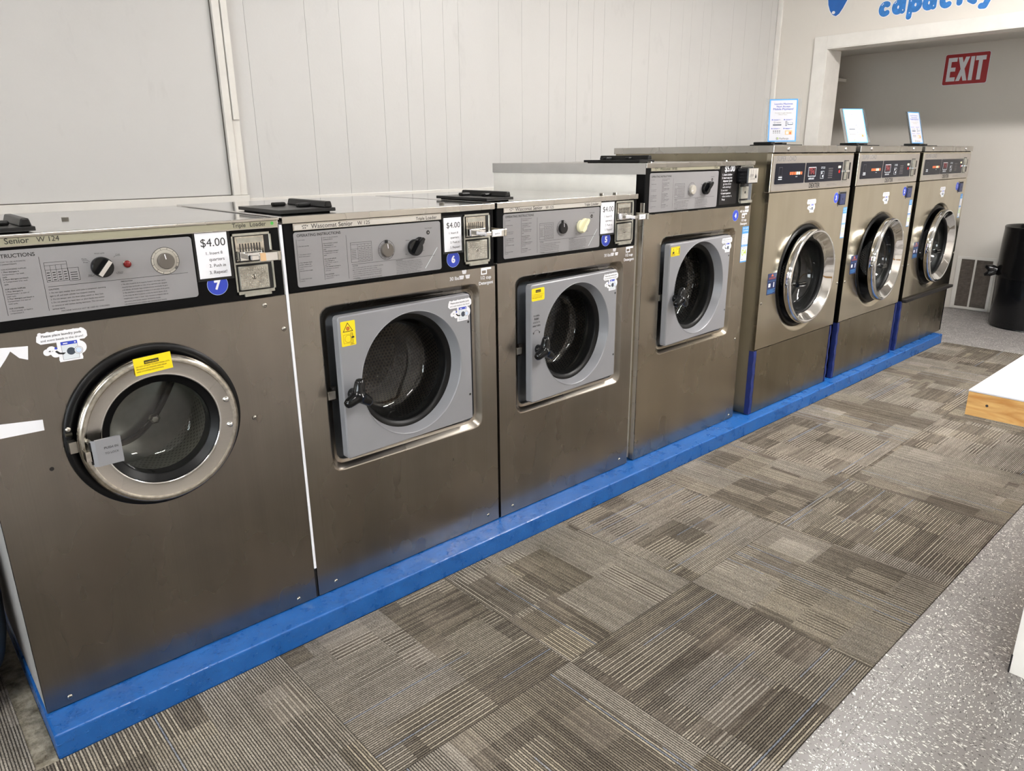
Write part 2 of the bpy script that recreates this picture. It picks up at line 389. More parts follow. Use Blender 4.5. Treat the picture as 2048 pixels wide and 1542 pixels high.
    def text(s, t, x, z, y, h, k, al='L', w=None, rot=0.0, bold=0.0, wh=None):
        vs, fs, a, c = glyphs(t, bold); sc = h/CAP; sx = sc
        if w: sx = w/max(c-a, 1e-6); sc = sx if wh is None else sc
        off = {'L': -a, 'C': -(a+c)/2, 'R': -c}[al]; b = len(s.v); cr, sr = cos(rot), sin(rot)
        for px, pz in vs:
            X, Z = (px+off)*sx, pz*sc; s.v.append((x+X*cr-Z*sr, y, z+X*sr+Z*cr))
        for f in fs: s.face([b+i for i in f], k)
        return s
    def lines(s, rows, x, z, y, h, lead, k, al='L'):
        for i, r in enumerate(rows):
            if r: s.text(r, x, z-i*lead, y, h, k, al, bold=.012)
        return s
    def build(s, name, parent=None, bevel=0.0, bseg=2, solid=False, autosmooth=False):
        me = bpy.data.meshes.new(name); me.from_pydata(s.v, [], s.f)
        for k in s.mats: me.materials.append(M[k])
        me.polygons.foreach_set('material_index', s.mi); me.polygons.foreach_set('use_smooth', s.sm)
        if s.uv:
            ul = me.uv_layers.new(name='UVMap')
            for fi, uv in s.uv.items():
                p = me.polygons[fi]
                for li, c in zip(p.loop_indices, uv): ul.data[li].uv = c
        me.update()
        bm = bmesh.new(); bm.from_mesh(me); bmesh.ops.recalc_face_normals(bm, faces=bm.faces) if solid else None; bm.to_mesh(me); bm.free()
        o = bpy.data.objects.new(name, me); COL.objects.link(o)
        if parent is not None: o.parent = parent
        if bevel:
            md = o.modifiers.new('bevel', 'BEVEL'); md.width = bevel; md.segments = bseg; md.limit_method = 'ANGLE'; md.angle_limit = radians(40)
        return o

def thing(name, label, cat, loc=(0, 0, 0), rz=0.0, group=None, rx=0.0):
    o = bpy.data.objects.new(name, None); COL.objects.link(o); o.location = loc; o.rotation_euler = (rx, 0, rz); o.empty_display_size = .1
    return tag(o, label, cat, group)
def tag(o, label, cat, group=None):
    o['label'] = label; o['category'] = cat
    if group: o['group'] = group
    return o
def struct(o): o['kind'] = 'structure'; return o

# ------------------------------------------------------------------ the room
WY, OX, FX = 1.574, 6.306, 7.775          # panelled wall, wall with the opening, far wall
CZ = 3.05
b = MB(); b.box(-3.4, FX+.1, -5.2, WY+1.4, -.06, 0, 'vinyl'); struct(b.build('floor'))
b = MB(); b.box(-3.4, OX+.24, -5.2, WY+.1, CZ, CZ+.08, 'ceil'); struct(b.build('ceiling'))
# panelled wall: boards with narrow grooves between them
b = MB(); b.box(-3.4, 1.485, WY, WY+.08, 0, CZ, 'wall'); b.box(1.485, OX, WY+.0028, WY+.08, 0, CZ, 'wall')
gr = []; base = [1.638, 1.937, 2.122, 2.354, 2.507, 2.612, 2.762]
for r in range(4): gr += [g+1.229*r for g in base]
gr = [1.56]+[g for g in sorted(gr) if g < OX-.08]+[OX]
for a, c in zip(gr, gr[1:]): b.box(a+.0007, c-.0007, WY, WY+.0027, 0, CZ, 'wall')
struct(b.build('wall_back'))
b = MB()
b.box(1.4812, 1.4850, WY-.004, WY-.001, 1.252, CZ, 'seamdark'); b.box(-3.4, 1.4812, WY-.004, WY-.001, 1.2515, 1.2545, 'seamdark')
b.box(1.486, 1.519, WY-.022, WY, 1.252, CZ, 'trimpaint'); b.box(1.5215, 1.556, WY-.014, WY, 1.252, CZ, 'trimpaint')
b.box(1.523, 1.551, WY-.028, WY-.014, 1.585, CZ, 'trimpaint')
struct(b.build('trim_1', bevel=.003))
b = MB()
b.box(-3.4, 1.56, WY-.026, WY, 1.215, 1.251, 'trimpaint'); b.box(1.56, OX, WY-.014, WY, 1.214, 1.236, 'trimpaint')
struct(b.build('trim_2', bevel=.003))
# wall with the wide opening
OY, OZ = 1.114, 2.223
b = MB(); b.box(OX, OX+.24, OY, WY+.1, 0, CZ, 'wallcap'); b.box(OX, OX+.24, -5.2, OY, OZ, CZ, 'wallcap'); b.box(OX, OX+.24, -5.2, -3.3, 0, OZ, 'wallcap')
struct(b.build('wall_right'))
b = MB()
b.box(OX-.016, OX, OY, OY+.107, 0, OZ+.093, 'trimpaint'); b.box(OX-.016, OX, -3.3, OY, OZ, OZ+.093, 'trimpaint')
b.box(OX-.016, OX+.13, OY-.008, OY, 0, OZ-.008, 'trimpaint'); b.box(OX-.016, OX+.13, -3.3, OY, OZ-.008, OZ, 'trimpaint')
b.box(OX+.13, OX+.246, OY-.004, OY, 0, OZ-.004, 'trimpaint')
struct(b.build('trim_3', bevel=.002))
b = MB(); b.box(OX-.02, OX, WY-.045, WY-.001, 0, CZ, 'trimpaint'); struct(b.build('trim_4', bevel=.004))
# far room
b = MB(); b.box(FX, FX+.1, -5.2, 3.0, 0, 2.6, 'wallfar'); struct(b.build('wall_far'))
b = MB(); b.box(OX+.24, FX, 2.9, 3.0, 0, 2.6, 'wallfar'); b.box(OX+.24, OX+.3, WY+.1, 2.9, 0, 2.6, 'wallfar'); struct(b.build('wall_side'))
b = MB(); b.box(OX+.24, FX+.1, -5.2, 3.0, 2.325, 2.40, 'ceil'); struct(b.build('ceiling_far'))
b = MB(); b.box(FX-.16, FX, 1.60, 2.1, 2.085, 2.115, 'trimpaint'); tag(b.build('wall_shelf', bevel=.003), 'short white shelf end high on the far wall beside the opening jamb', 'shelf')
# walls behind the camera
b = MB(); b.box(-3.4, FX+.1, -5.3, -5.2, 0, CZ, 'wallcap'); struct(b.build('wall_front'))
b = MB(); b.box(-3.5, -3.4, -5.2, -3.6, 0, CZ, 'wallcap'); b.box(-3.5, -3.4, -.6, WY, 0, CZ, 'wallcap'); b.box(-3.5, -3.4, -3.6, -.6, 0, .9, 'wallcap'); b.box(-3.5, -3.4, -3.6, -.6, 2.5, CZ, 'wallcap')
struct(b.build('wall_left'))
b = MB()
for a, c in ((-3.6, -3.55), (-2.12, -2.08), (-.65, -.6)): b.box(-3.48, -3.42, a, c, .9, 2.5, 'trimpaint')
b.box(-3.48, -3.42, -3.6, -.6, .9, .95, 'trimpaint'); b.box(-3.48, -3.42, -3.6, -.6, 2.45, 2.5, 'trimpaint'); b.box(-3.455, -3.45, -3.55, -.65, .95, 2.45, 'glass')
struct(b.build('window_1'))

# carpet
b = MB(); t = .006
def cslab(x0, x1, y0, y1): b.box(x0, x1, y0, y1, 0.0005, t, 'carpet')
cslab(-3.3, .165, -1.311, WY-.01); cslab(.165, 6.262, -1.311, -.098)
tag(b.build('carpet'), 'grey brown striped carpet tiles covering the aisle in front of the washers', 'carpet')
b = MB(); b.box(.1655, .214, -.0975, 1.5, .0006, .004, 'concrete'); tag(b.build('bare_concrete_strip'), 'bare dirty concrete strip between the carpet and the left end of the blue plinth', 'concrete')
# plinth
b = MB(); b.box(.215, 6.235, -.0945, 1.15, 0.0007, H, 'curb')
tag(b.build('equipment_plinth', bevel=.006, bseg=3), 'long low blue painted concrete plinth under the row of washers', 'plinth')

# wall lettering on the wall with the opening (local x runs right, local -y faces the room)
t = thing('painted_lettering', 'blue bubble letters spelling capacity above the wide opening', 'lettering', (OX, .745, 2.408), -pi/2)
def arc(cx, cz, rx, rz, a0, a1, n=14): return [(cx+rx*cos(radians(a0+(a1-a0)*i/n)), cz+rz*sin(radians(a0+(a1-a0)*i/n))) for i in range(n+1)]
def L_c(o): return [arc(o+.044, .046, .028, .034, 55, 305)]
def L_a(o): return [arc(o+.040, .046, .026, .032, 0, 360), [(o+.074, .086), (o+.074, .016)]]
def L_p(o): return [[(o+.018, .086), (o+.012, -.030)], arc(o+.050, .046, .027, .032, 0, 360)]
strokes = L_c(.006)+L_a(.104)+L_p(.216)+L_a(.318)+L_c(.432)+[[(.562, .082), (.562, .018)]]+[[(.628, .126), (.628, .03), (.655, .014)], [(.604, .084), (.658, .084)]]+[[(.704, .086), (.730, .030)], [(.772, .088), (.726, -.024), (.704, -.022)]]
b = MB(); c = MB()
def stroke(mb, pts, w, y, k):
    for (xa, za), (xb, zb) in zip(pts, pts[1:]): mb.nn = getattr(mb, 'nn', 0)+1; mb.line(xa, za, xb, zb, 2*w, y-mb.nn*2.2e-6, k)
    for p in pts: mb.nn = getattr(mb, 'nn', 0)+1; mb.disc(p[0], p[1], w, y-mb.nn*2.2e-6, k, 14)
for st_ in strokes: stroke(b, st_, .0245, -.0010, 'white'); stroke(c, st_, .0195, -.0022, 'paintblue')
for ax, az in ((.024, .076), (.032, .083), (.118, .076), (.126, .083), (.232, .076), (.334, .076), (.450, .076), (.180, .022), (.392, .022), (.562, .076), (.230, -.004)): c.disc(ax, az, .0048, -.003, 'white', 10, .7)
stroke(b, [(.562, .126), (.562, .128)], .024, -.001, 'white'); stroke(c, [(.562, .126), (.562, .128)], .019, -.0022, 'paintblue')
o = b.build('outline', t); c.build('letters', t)
t = thing('painted_drop', 'blue painted water drop on the wall left of the lettering', 'painting', (OX, 1.074, 2.60), -pi/2)
dp = [(0, -.146), (.025, -.132), (.05, -.095), (.078, -.042), (.098, .03), (.085, .085), (.045, .12), (0, .135), (-.045, .12), (-.072, .07), (-.08, .0), (-.072, -.055), (-.054, -.10), (-.028, -.134)]
b = MB(); b.quad([(p*1.06, q*1.04-.002) for p, q in dp], -.001, 'white'); b.quad(dp, -.002, 'paintdeep')
b.quad([(-.022+.006*cos(a)*1.0-.012*sin(a), -.118+.010*cos(a)+.006*sin(a)) for a in [2*pi*i/12 for i in range(12)]], -.003, 'white'); b.build('drop', t)

# EXIT sign
t = thing('exit_sign', 'red EXIT sign with white letters on the far wall', 'sign', (FX, .540, 2.119), -pi/2)
b = MB(); b.prism(rr(-.180, .180, -.130, .130, .016), -.003, -.0002, 'white'); b.quad(rr(-.176, .176, -.126, .126, .014), -.0034, 'red')
lz0, lz1, y = -.098, .098, -.0038
x0, x1 = -.150, -.078
b.rect(x0, x0+.028, lz0, lz1, y, 'white')
for z in (lz0, -.017, lz1-.034): b.rect(x0+.028, x1-(.006 if abs(z+.017) < .01 else 0), z, z+.034, y, 'white')
for sgn in (1, -1): b.quad([(-.072, lz0*sgn), (-.040, lz0*sgn), (.020, lz1*sgn), (-.012, lz1*sgn)], y-.0002*(sgn > 0), 'white')
b.rect(.029, .060, lz0, lz1, y, 'white'); b.rect(.068, .150, lz1-.036, lz1, y, 'white'); b.rect(.094, .125, lz0, lz1-.036, y, 'white')
b.build('sign_face', t)

# return air grille on the far wall
t = thing('air_grille', 'white framed return air grille low on the far wall with two dusty louvred panels', 'vent', (FX, .184, 0), -pi/2)
b = MB()
b.box(-.160, .160, -.012, -.001, .004, .028, 'trimpaint'); b.box(-.160, .160, -.012, -.001, .466, .492, 'trimpaint')
for a, c in ((-.160, -.122), (-.012, .004), (.135, .160)): b.box(a, c, -.012, -.001, .028, .466, 'trimpaint')
b.build('frame', t, bevel=.002)
for a, c in ((-.122, -.012), (.004, .135)):
    b = MB(); b.box(a, c, -.003, -.001, .028, .466, 'seamdark')
    for i in range(30):
        z = .031+i*.0146; b.poly([(a, -.003, z+.011), (c, -.003, z+.011), (c, -.010, z), (a, -.010, z)], 'louver')
    b.build('louvre_panel', t)

# black trash can
t = thing('trash_can', 'tall black trash can with a black liner against the far wall', 'trash can', (7.34, -.385, 0))
def vlathe(b, prof, k, n=48, wob=0.0, cap=False):
    s = len(b.v)
    for j, (r, z) in enumerate(prof):
        for i in range(n):
            a = 2*pi*i/n; w = 1+wob*sin(a*7+j*1.7)*(.5+.5*sin(a*3)); b.v.append((r*w*cos(a), r*w*sin(a), z))
    for j in range(len(prof)-1):
        for i in range(n): i2 = (i+1) % n; b.face((s+j*n+i, s+j*n+i2, s+(j+1)*n+i2, s+(j+1)*n+i), k, True)
    if cap: b.face([s+i for i in range(n)], k)
b = MB(); vlathe(b, [(.262, .002), (.272, .02), (.276, .3), (.280, .42)], 'plastic', cap=True); b.build('can_body', t)
b = MB(); vlathe(b, [(.281, .415), (.287, .44), (.283, .47), (.284, .60), (.282, .72), (.279, .80), (.282, .825), (.276, .832), (.266, .82), (.258, .70), (.20, .45)], 'blackbag', 64, .012); b.build('bin_liner', t)
b = MB(); b.tube([(-.09, .26, .46), (-.12, .30, .475), (-.15, .34, .495)], [.028, .034, .012], 'blackbag'); b.tube([(-.09, .26, .46), (-.13, .31, .435), (-.15, .34, .42)], [.03, .028, .01], 'blackbag'); b.build('liner_knot', t)

# blue grey cart seen at the left edge
t = thing('plastic_tub', 'blue grey round plastic tub on the carpet at the left edge beside washer 7', 'tub', (-.135, .42, 0))
b = MB(); vlathe(b, [(.27, .0065), (.29, .02), (.307, .05), (.326, .08), (.342, .147), (.3490, .25), (.3495, .60), (.338, .61), (.335, .60), (.32, .2), (.26, .08)], 'bluegrey', 72, cap=True); b.build('tub_body', t)
b = MB(); vlathe(b, [(.3495, .59), (.353, .60), (.353, .625), (.345, .632), (.338, .625), (.337, .60)], 'bluegrey', 72); b.build('rim', t)

# folding table at the right
t = thing('folding_table', 'white topped plywood folding table at the right edge of the aisle', 'table', (2.219, -1.368, 0))
b = MB(); b.box(.0, 2.6, -.80, 0, .807, .8115, 'laminate'); b.build('table_top', t, bevel=.0008)
b = MB(); b.box(.001, 2.6, -.80, -.001, .742, .8065, 'wood')
kp = [(0.0005, -.048+.0035*cos(a), .777+.0035*sin(a)) for a in [2*pi*i/16 for i in range(16)]]; b.poly(kp, 'ink')
b.build('plywood_edge', t)
for px in (.066, 2.3):
    b = MB(); b.box(px, px+.09, -.59, -.212, 0, .742, 'whitepaint'); b.box(px-.0015, px-.0001, -.2135, -.209, .0, .06, 'ink') if px < 1 else None
    b.build('pedestal', t, bevel=.004)
# ------------------------------------------------------------------ shared washer pieces (local: x right, -y front, z up, origin = front left bottom corner)
def screw(t, x, z, y=0.0, r=.0065, k='screw'):
    b = MB(); b.lathe([(r, y), (r, y-.0012), (r*.75, y-.0028), (r*.25, y-.0034)], x, z, k, 16, cap1=True); b.line(x-r*.6, z-.001, x+r*.6, z+.001, r*.28, y-.0037, 'ink'); return b.build('screw', t)

def pod_sticker(t, x, z, s, y):
    """white die cut sticker: two lines of text over a little washer; x,z = top left corner, s = width"""
    t2 = MB(); q = s/1.34; X = lambda a: x+a*q; Z = lambda c: z-c*q
    def blob(cx, cz, r, yy, k): t2.disc(X(cx), Z(cz), r*q, yy, k, 20)
    W = 'white'; y1 = y-.0004
    t2.quad([(X(.10), Z(.34)), (X(1.25), Z(.34)), (X(1.34), Z(.27)), (X(1.34), Z(.11)), (X(1.27), Z(.02)), (X(1.08), Z(.0)), (X(.12), Z(.02)), (X(.03), Z(.09)), (X(.0), Z(.25))], y1, W)
    for cx in (.12, .32, .55, .78, 1.0, 1.2): blob(cx, .05, .06, y1-.00002, W)
    t2.quad([(X(.50), Z(.95)), (X(1.12), Z(.95)), (X(1.12), Z(.30)), (X(.50), Z(.30))], y1-.00004, W)
    blob(.34, .56, .13, y1-.00006, W); blob(.22, .60, .10, y1-.00008, W); blob(.44, .66, .13, y1-.0001, W); blob(1.06, .58, .21, y1-.00012, W); blob(1.06, .88, .07, y1-.00014, W); blob(.56, .88, .07, y1-.00016, W)
    y2 = y1-.0003
    t2.text('Please place laundry pods', X(.67), Z(.145), y2, .09*q, 'ink', 'C', w=1.05*q, bold=.01); t2.text('and scent beads in the drum!', X(.67), Z(.275), y2, .09*q, 'ink', 'C', w=1.12*q, bold=.01)
    t2.rect(X(.60), X(1.04), Z(.90), Z(.35), y2, 'charcoal'); t2.rect(X(.608), X(1.032), Z(.892), Z(.36), y2-.0001, 'palegrey')
    t2.rect(X(.60), X(1.04), Z(.45), Z(.355), y2-.0002, 'blue'); t2.rect(X(.66), X(.78), Z(.42), Z(.39), y2-.0003, W); t2.rect(X(.96), X(1.0), Z(.42), Z(.385), y2-.0003, W)
    blob(.84, .66, .115, y2-.0002, 'charcoal'); blob(1.04, .66, .118, y2-.0003, 'charcoal'); blob(1.04, .66, .108, y2-.0004, W); blob(1.04, .66, .082, y2-.0005, 'charcoal'); blob(1.04, .66, .074, y2-.0006, 'paleblue')
    t2.quad([(X(.47), Z(.58)), (X(.55), Z(.66)), (X(.70), Z(.68)), (X(.63), Z(.73)), (X(.50), Z(.70)), (X(.42), Z(.61))], y2-.0002, 'ink')
    t2.quad([(X(.44), Z(.47)), (X(.50), Z(.50)), (X(.475), Z(.555)), (X(.415), Z(.53))], y2-.0002, 'blue'); t2.quad([(X(.25), Z(.58)), (X(.31), Z(.55)), (X(.31), Z(.60))], y2-.0002, 'ink'); t2.line(X(.34), Z(.59), X(.38), Z(.58), .01*q, y2-.0002, 'ink')
    return t2.build('pod_sticker', t)

def number_disc(t, n, x, z, r, y):
    b = MB(); b.disc(x, z, r, y-.0005, 'blue'); b.disc(x, z, r*1.03, y-.0003, 'paleblue'); b.text(n, x, z-.42*r, y-.0009, r*.86, 'white', 'C', bold=.045); return b.build('number_sticker', t)

def price_card(t, x0, x1, z0, z1, y):
    b = MB(); w = x1-x0; h = z1-z0; b.box(x0-.006, x1+.008, y-.0012, y-.0001, z0-.007, z1+.007, 'plastic'); b.box(x0, x1, y-.002, y-.0012, z0, z1, 'white')
    yy = y-.0024; m = (x0+x1)/2
    b.text('$4.00', m+w*.04, z1-h*.30, yy, h*.155, 'ink', 'C', w=w*.78)
    b.text('1. Insert 8', m+w*.04, z1-h*.48, yy, h*.082, 'ink', 'C', w=w*.52); b.text('quarters', m+w*.10, z1-h*.62, yy, h*.082, 'ink', 'C', w=w*.48); b.text('2. Push in', m+w*.10, z1-h*.76, yy, h*.082, 'ink', 'C', w=w*.52); b.text('3. Repeat!', m+w*.10, z1-h*.91, yy, h*.082, 'ink', 'C', w=w*.56)
    return b.build('price_card', t)

def timer_dial(t, x, z, y, r=.029, disc='plate', knob='brownknob', kr=.021, tick=True, ang=95):
    b = MB(); b.disc(x, z, r, y-.0006, 'ink'); b.disc(x, z, r*.965, y-.0008, disc)
    b.ring(x, z, r*.80, r*.82, y-.0010, 'inkgrey')
    for i in range(12):
        a = radians(15+30*i); b.line(x+r*.82*cos(a), z+r*.82*sin(a), x+r*.96*cos(a), z+r*.96*sin(a), .0007, y-.0010, 'ink')
    a = radians(-38); b.quad([(x+r*.84*cos(a-.14), z+r*.84*sin(a-.14)), (x+r*.97*cos(a-.14), z+r*.97*sin(a-.14)), (x+r*.97*cos(a+.14), z+r*.97*sin(a+.14)), (x+r*.84*cos(a+.14), z+r*.84*sin(a+.14))], y-.0011, 'inkgrey')
    o = b.build('timer_dial', t)
    k = MB(); k.lathe([(kr, y-.001), (kr, y-.010), (kr*.93, y-.012)], x, z, knob, 40, cap1=True)
    if tick: k.box(x-.004, x+.004, y-.0045, y-.001, z+kr*.9, z+r*1.02, 'plastic')
    a = radians(ang); k.line(x+kr*.25*cos(a), z+kr*.25*sin(a), x+kr*.9*cos(a), z+kr*.9*sin(a), .0022, y-.0124, 'white')
    k.build('dial_knob', o); return o

def pointer_knob(t, x, z, y, r, k, ang=40):
    b = MB(); b.lathe([(r, y-.001), (r, y-.012), (r*.97, y-.014)], x, z, k, 40, cap1=True)
    a = radians(ang); c, d = cos(a), sin(a)
    P = lambda u, v: (x+u*c-v*d, z+u*d+v*c)
    b.prism([P(-r*.95, -r*.20), P(r*.9, -r*.30), P(r*1.42, -r*.16), P(r*1.42, r*.16), P(r*.9, r*.30), P(-r*.95, r*.20)], y-.027, y-.012, k)
    b.prism([P(r*.70, -r*.60), P(r*1.40, -r*.22), P(r*1.40, r*.22), P(r*.70, r*.60)], y-.013, y-.001, k)
    return b.build('temperature_knob', t, bevel=.0012)

def coin_unit(t, x0, x1, z0, z1, y, slide=.09, kind='flat'):
    w, h = x1-x0, z1-z0
    b = MB(); b.box(x0, x1, y-.002, y+.0, z0, z0+.008, 'zinc'); b.box(x0, x1, y-.002, y, z1-.006, z1, 'zinc'); b.box(x0, x0+.004, y-.002, y, z0, z1, 'zinc'); b.box(x1-.004, x1, y-.002, y, z0, z1, 'zinc')
    b.poly([(x1-.004, y-.002, z0+.008), (x1-.022, y+.022, z0+.008), (x1-.022, y+.022, z1-.006), (x1-.004, y-.002, z1-.006)], 'zinc')
    b.poly([(x0, y-.002, z0+.006), (x1, y-.002, z0+.006), (x1-.02, y+.02, z0+.02), (x0, y+.02, z0+.02)], 'zinc')
    b.box(x0+.018, x1-.016, y-.008, y-.002, z0-.006, z0+.002, 'zinc')
    b.box(x0+.003, x1-.002, y-.0015, y-.0005, z0+h*.50, z0+h*.53, 'zinc'); b.rect(x0+.004, x1-.004, z0+.006, z1-.006, y-.0002, 'cavity')
    b.build('coin_box_frame', t)
    b = MB(); xa, xb = x0+.008, x1-.022; zt = z0+h*.95; zm = z0+h*.56
    b.box(xa, xb, y-.004, y-.0006, zm, zt, 'chrome_worn'); zc = z0+h*.76
    for i in range(8):
        px = xa+.012+i*(xb-xa-.024)/7; b.box(px-.0015, px+.0015, y-.0046, y-.004, zc-.008, zc+.012, 'ink')
    b.box(xa+.006, xb-.004, y-.0052, y-.004, zc+.014, zt-.004, 'zinc')
    o = b.build('coin_slide', t)
    s = MB(); zs = z0+h*.66; s.box(xa, xa+w*.55, y-.030, y-.004, zs-.014, zs+.010, 'chrome'); s.box(xa+w*.10, xb+.006, y-slide, y-.020, zs-.009, zs+.004, 'chrome')
    s.box(xa+w*.28, xb+.006, y-slide-.003, y-slide, zs-.014, zs+.009, 'chrome'); s.box(xb+.002, xb+.010, y-slide-.006, y-.03, zs-.014, zs+.010, 'chrome_worn')
    if kind == 'label': s.rect(xa+w*.30, xa+w*.64, zs-.011, zs+.007, y-slide-.0034, 'white'); s.text('push in', xa+w*.47, zs-.005, y-slide-.0038, .005, 'ink', 'C')
    else: s.rect(xa+w*.30, xa+w*.44, zs-.012, zs+.009, y-slide-.0034, 'tan')
    s.build('slide_arm', o, bevel=.0015)
    b = MB(); zl0, zl1 = z0+.012, z0+h*.47
    b.box(xa, xb+.003, y-.009, y-.0006, zl0, zl1, 'zinc')
    nx, nz = 14, 9
    for i in range(nx):
        for j in range(nz):
            px = xa+.005+i*(xb-xa-.008)/(nx-1); pz = zl0+.007+j*(zl1-zl0-.014)/(nz-1)
            b.rect(px-.0013, px+.0013, pz-.0017, pz+.0017, y-.0093, 'chrome_worn')
    b.lathe([(.0065, y-.010), (.006, y-.012)], (xa+xb)/2, (zl0+zl1)/2+.002, 'chrome_worn', 20, cap1=True); b.rect((xa+xb)/2-.0012, (xa+xb)/2+.0012, (zl0+zl1)/2-.003, (zl0+zl1)/2+.006, y-.0124, 'ink')
    b.build('coin_vault', t, bevel=.0015)

def lbs_sticker(t, x, z, y, txt='30 lbs.', n=3):
    b = MB(); b.text(txt, x, z, y-.0004, .011, 'white', w=.042, bold=.012)
    for (px, pz) in ([(.062, .017), (.050, .0), (.076, .0)][:n] if n == 3 else [(.050, .0), (.066, .0), (.050, .016), (.066, .016)]):
        b.quad([(x+px-.007, z+pz), (x+px+.007, z+pz), (x+px+.010, z+pz+.012), (x+px-.010, z+pz+.012)], y-.0004, 'white')
        for k in (-.004, 0, .004): b.line(x+px+k, z+pz+.002, x+px+k, z+pz+.010, .0009, y-.0006, 'steel')
    return b.build('load_decal', t)

def detergent_sticker(t, x, z, y, s=1.0):
    b = MB(); b.rect(x-.022*s, x+.024*s, z+.026*s, z+.033*s, y-.0004, 'white'); b.frame(x-.022*s, x+.004*s, z+.010*s, z+.028*s, .004*s, y-.0005, 'white')
    b.text('1/2 cup', x, z-.006*s, y-.0004, .011*s, 'white', 'C', w=.046*s, bold=.012); b.text('Detergent', x, z-.024*s, y-.0004, .0115*s, 'white', 'C', w=.064*s, bold=.014)
    return b.build('detergent_decal', t)

def lid(t, x0, x1, y0, y1, z, long_side=1):
    b = MB(); b.box(x0, x1, y0, y1, z+.003, z+.013, 'lidplastic'); b.box(x0+.012, x1-.012, y0+.012, y1-.012, z+.0, z+.003, 'plastic')
    o = b.build('dispenser_lid', t, bevel=.005, bseg=3)
    b = MB(); w = x1-x0; d = y1-y0
    b.prism([(x1-.030, z+.013), (x1-.004, z+.013), (x1-.008, z+.031), (x1-.024, z+.031)], y0+.01, y1-.10*d, 'lidplastic')
    b.build('lid_grip', o, bevel=.003)
    for px, py in ((x0+w*.52, y1-d*.30), (x0+w*.70, y0+d*.35)):
        b = MB(); b.box(px-.020, px+.020, py-.012, py+.012, z+.013, z+.024, 'lidplastic'); b.build('lid_latch', o, bevel=.004)
    return o

INSTR1 = ['1. Load washer.', '', '', '2. Shut door securely.', '', '', '', '3. Turn selector knob to', '    desired wash program.', '', '', '4. Pour detergent, bleach', '    and fabric softener into', '    compartments on top of', '    machine.', '    (See instructions at right)', '', '', '', '5. Insert coins to start', '    machine.']
INSTR2 = ['HOW TO USE AUTOMATIC', 'COMPARTMENTS', '', 'FOR POWDERED SUPPLIES', '1. Place detergent in', '    Compartment 1 for wash', '    cycle.', '2. Place detergent and bleach', '    in Compartment 2 for wash', '    cycle.', '', 'FOR LIQUID SUPPLIES', '1. Pour detergent in', '    Compartment 1 at start of', '    wash cycle.', '2. Pour detergent and bleach in', '    Compartment 2 at start of', '    wash cycle.', '', 'FOR SOFTENER', '1. Place powder or liquid in', '    compartment 3.']
CAUT = ['CAUTION', '1. Do not open washer door until cycle is completed, operating', '    light is off, and wash cylinder has stopped rotating.', '2. Do not tamper with the door safety switch or door lock.', '3. Do not attempt to open door or place hands into washer', '    to remove or add clothes during operation. This can cause', '    serious injury.']
PREC = ['PRECAUCION', '1. No abra la puerta de la maquina lavadora sino hasta que la', '    maquina haya terminado su ciclo, la luz operativa este apagada', '    y el cilindro de lavado haya completamente terminado de girar.', '2. No interfiera o manipule el switch o la cerradura de la puerta.', '3. No trate de abrir la puerta o meta las manos dentro de la', '    maquina para meter o sacar ropa mientras la maquina este en', '    operacion, pues puede resultar seriamente herido.', 'LAS MAQUINAS NO DEBEN SER USADAS POR NINOS']

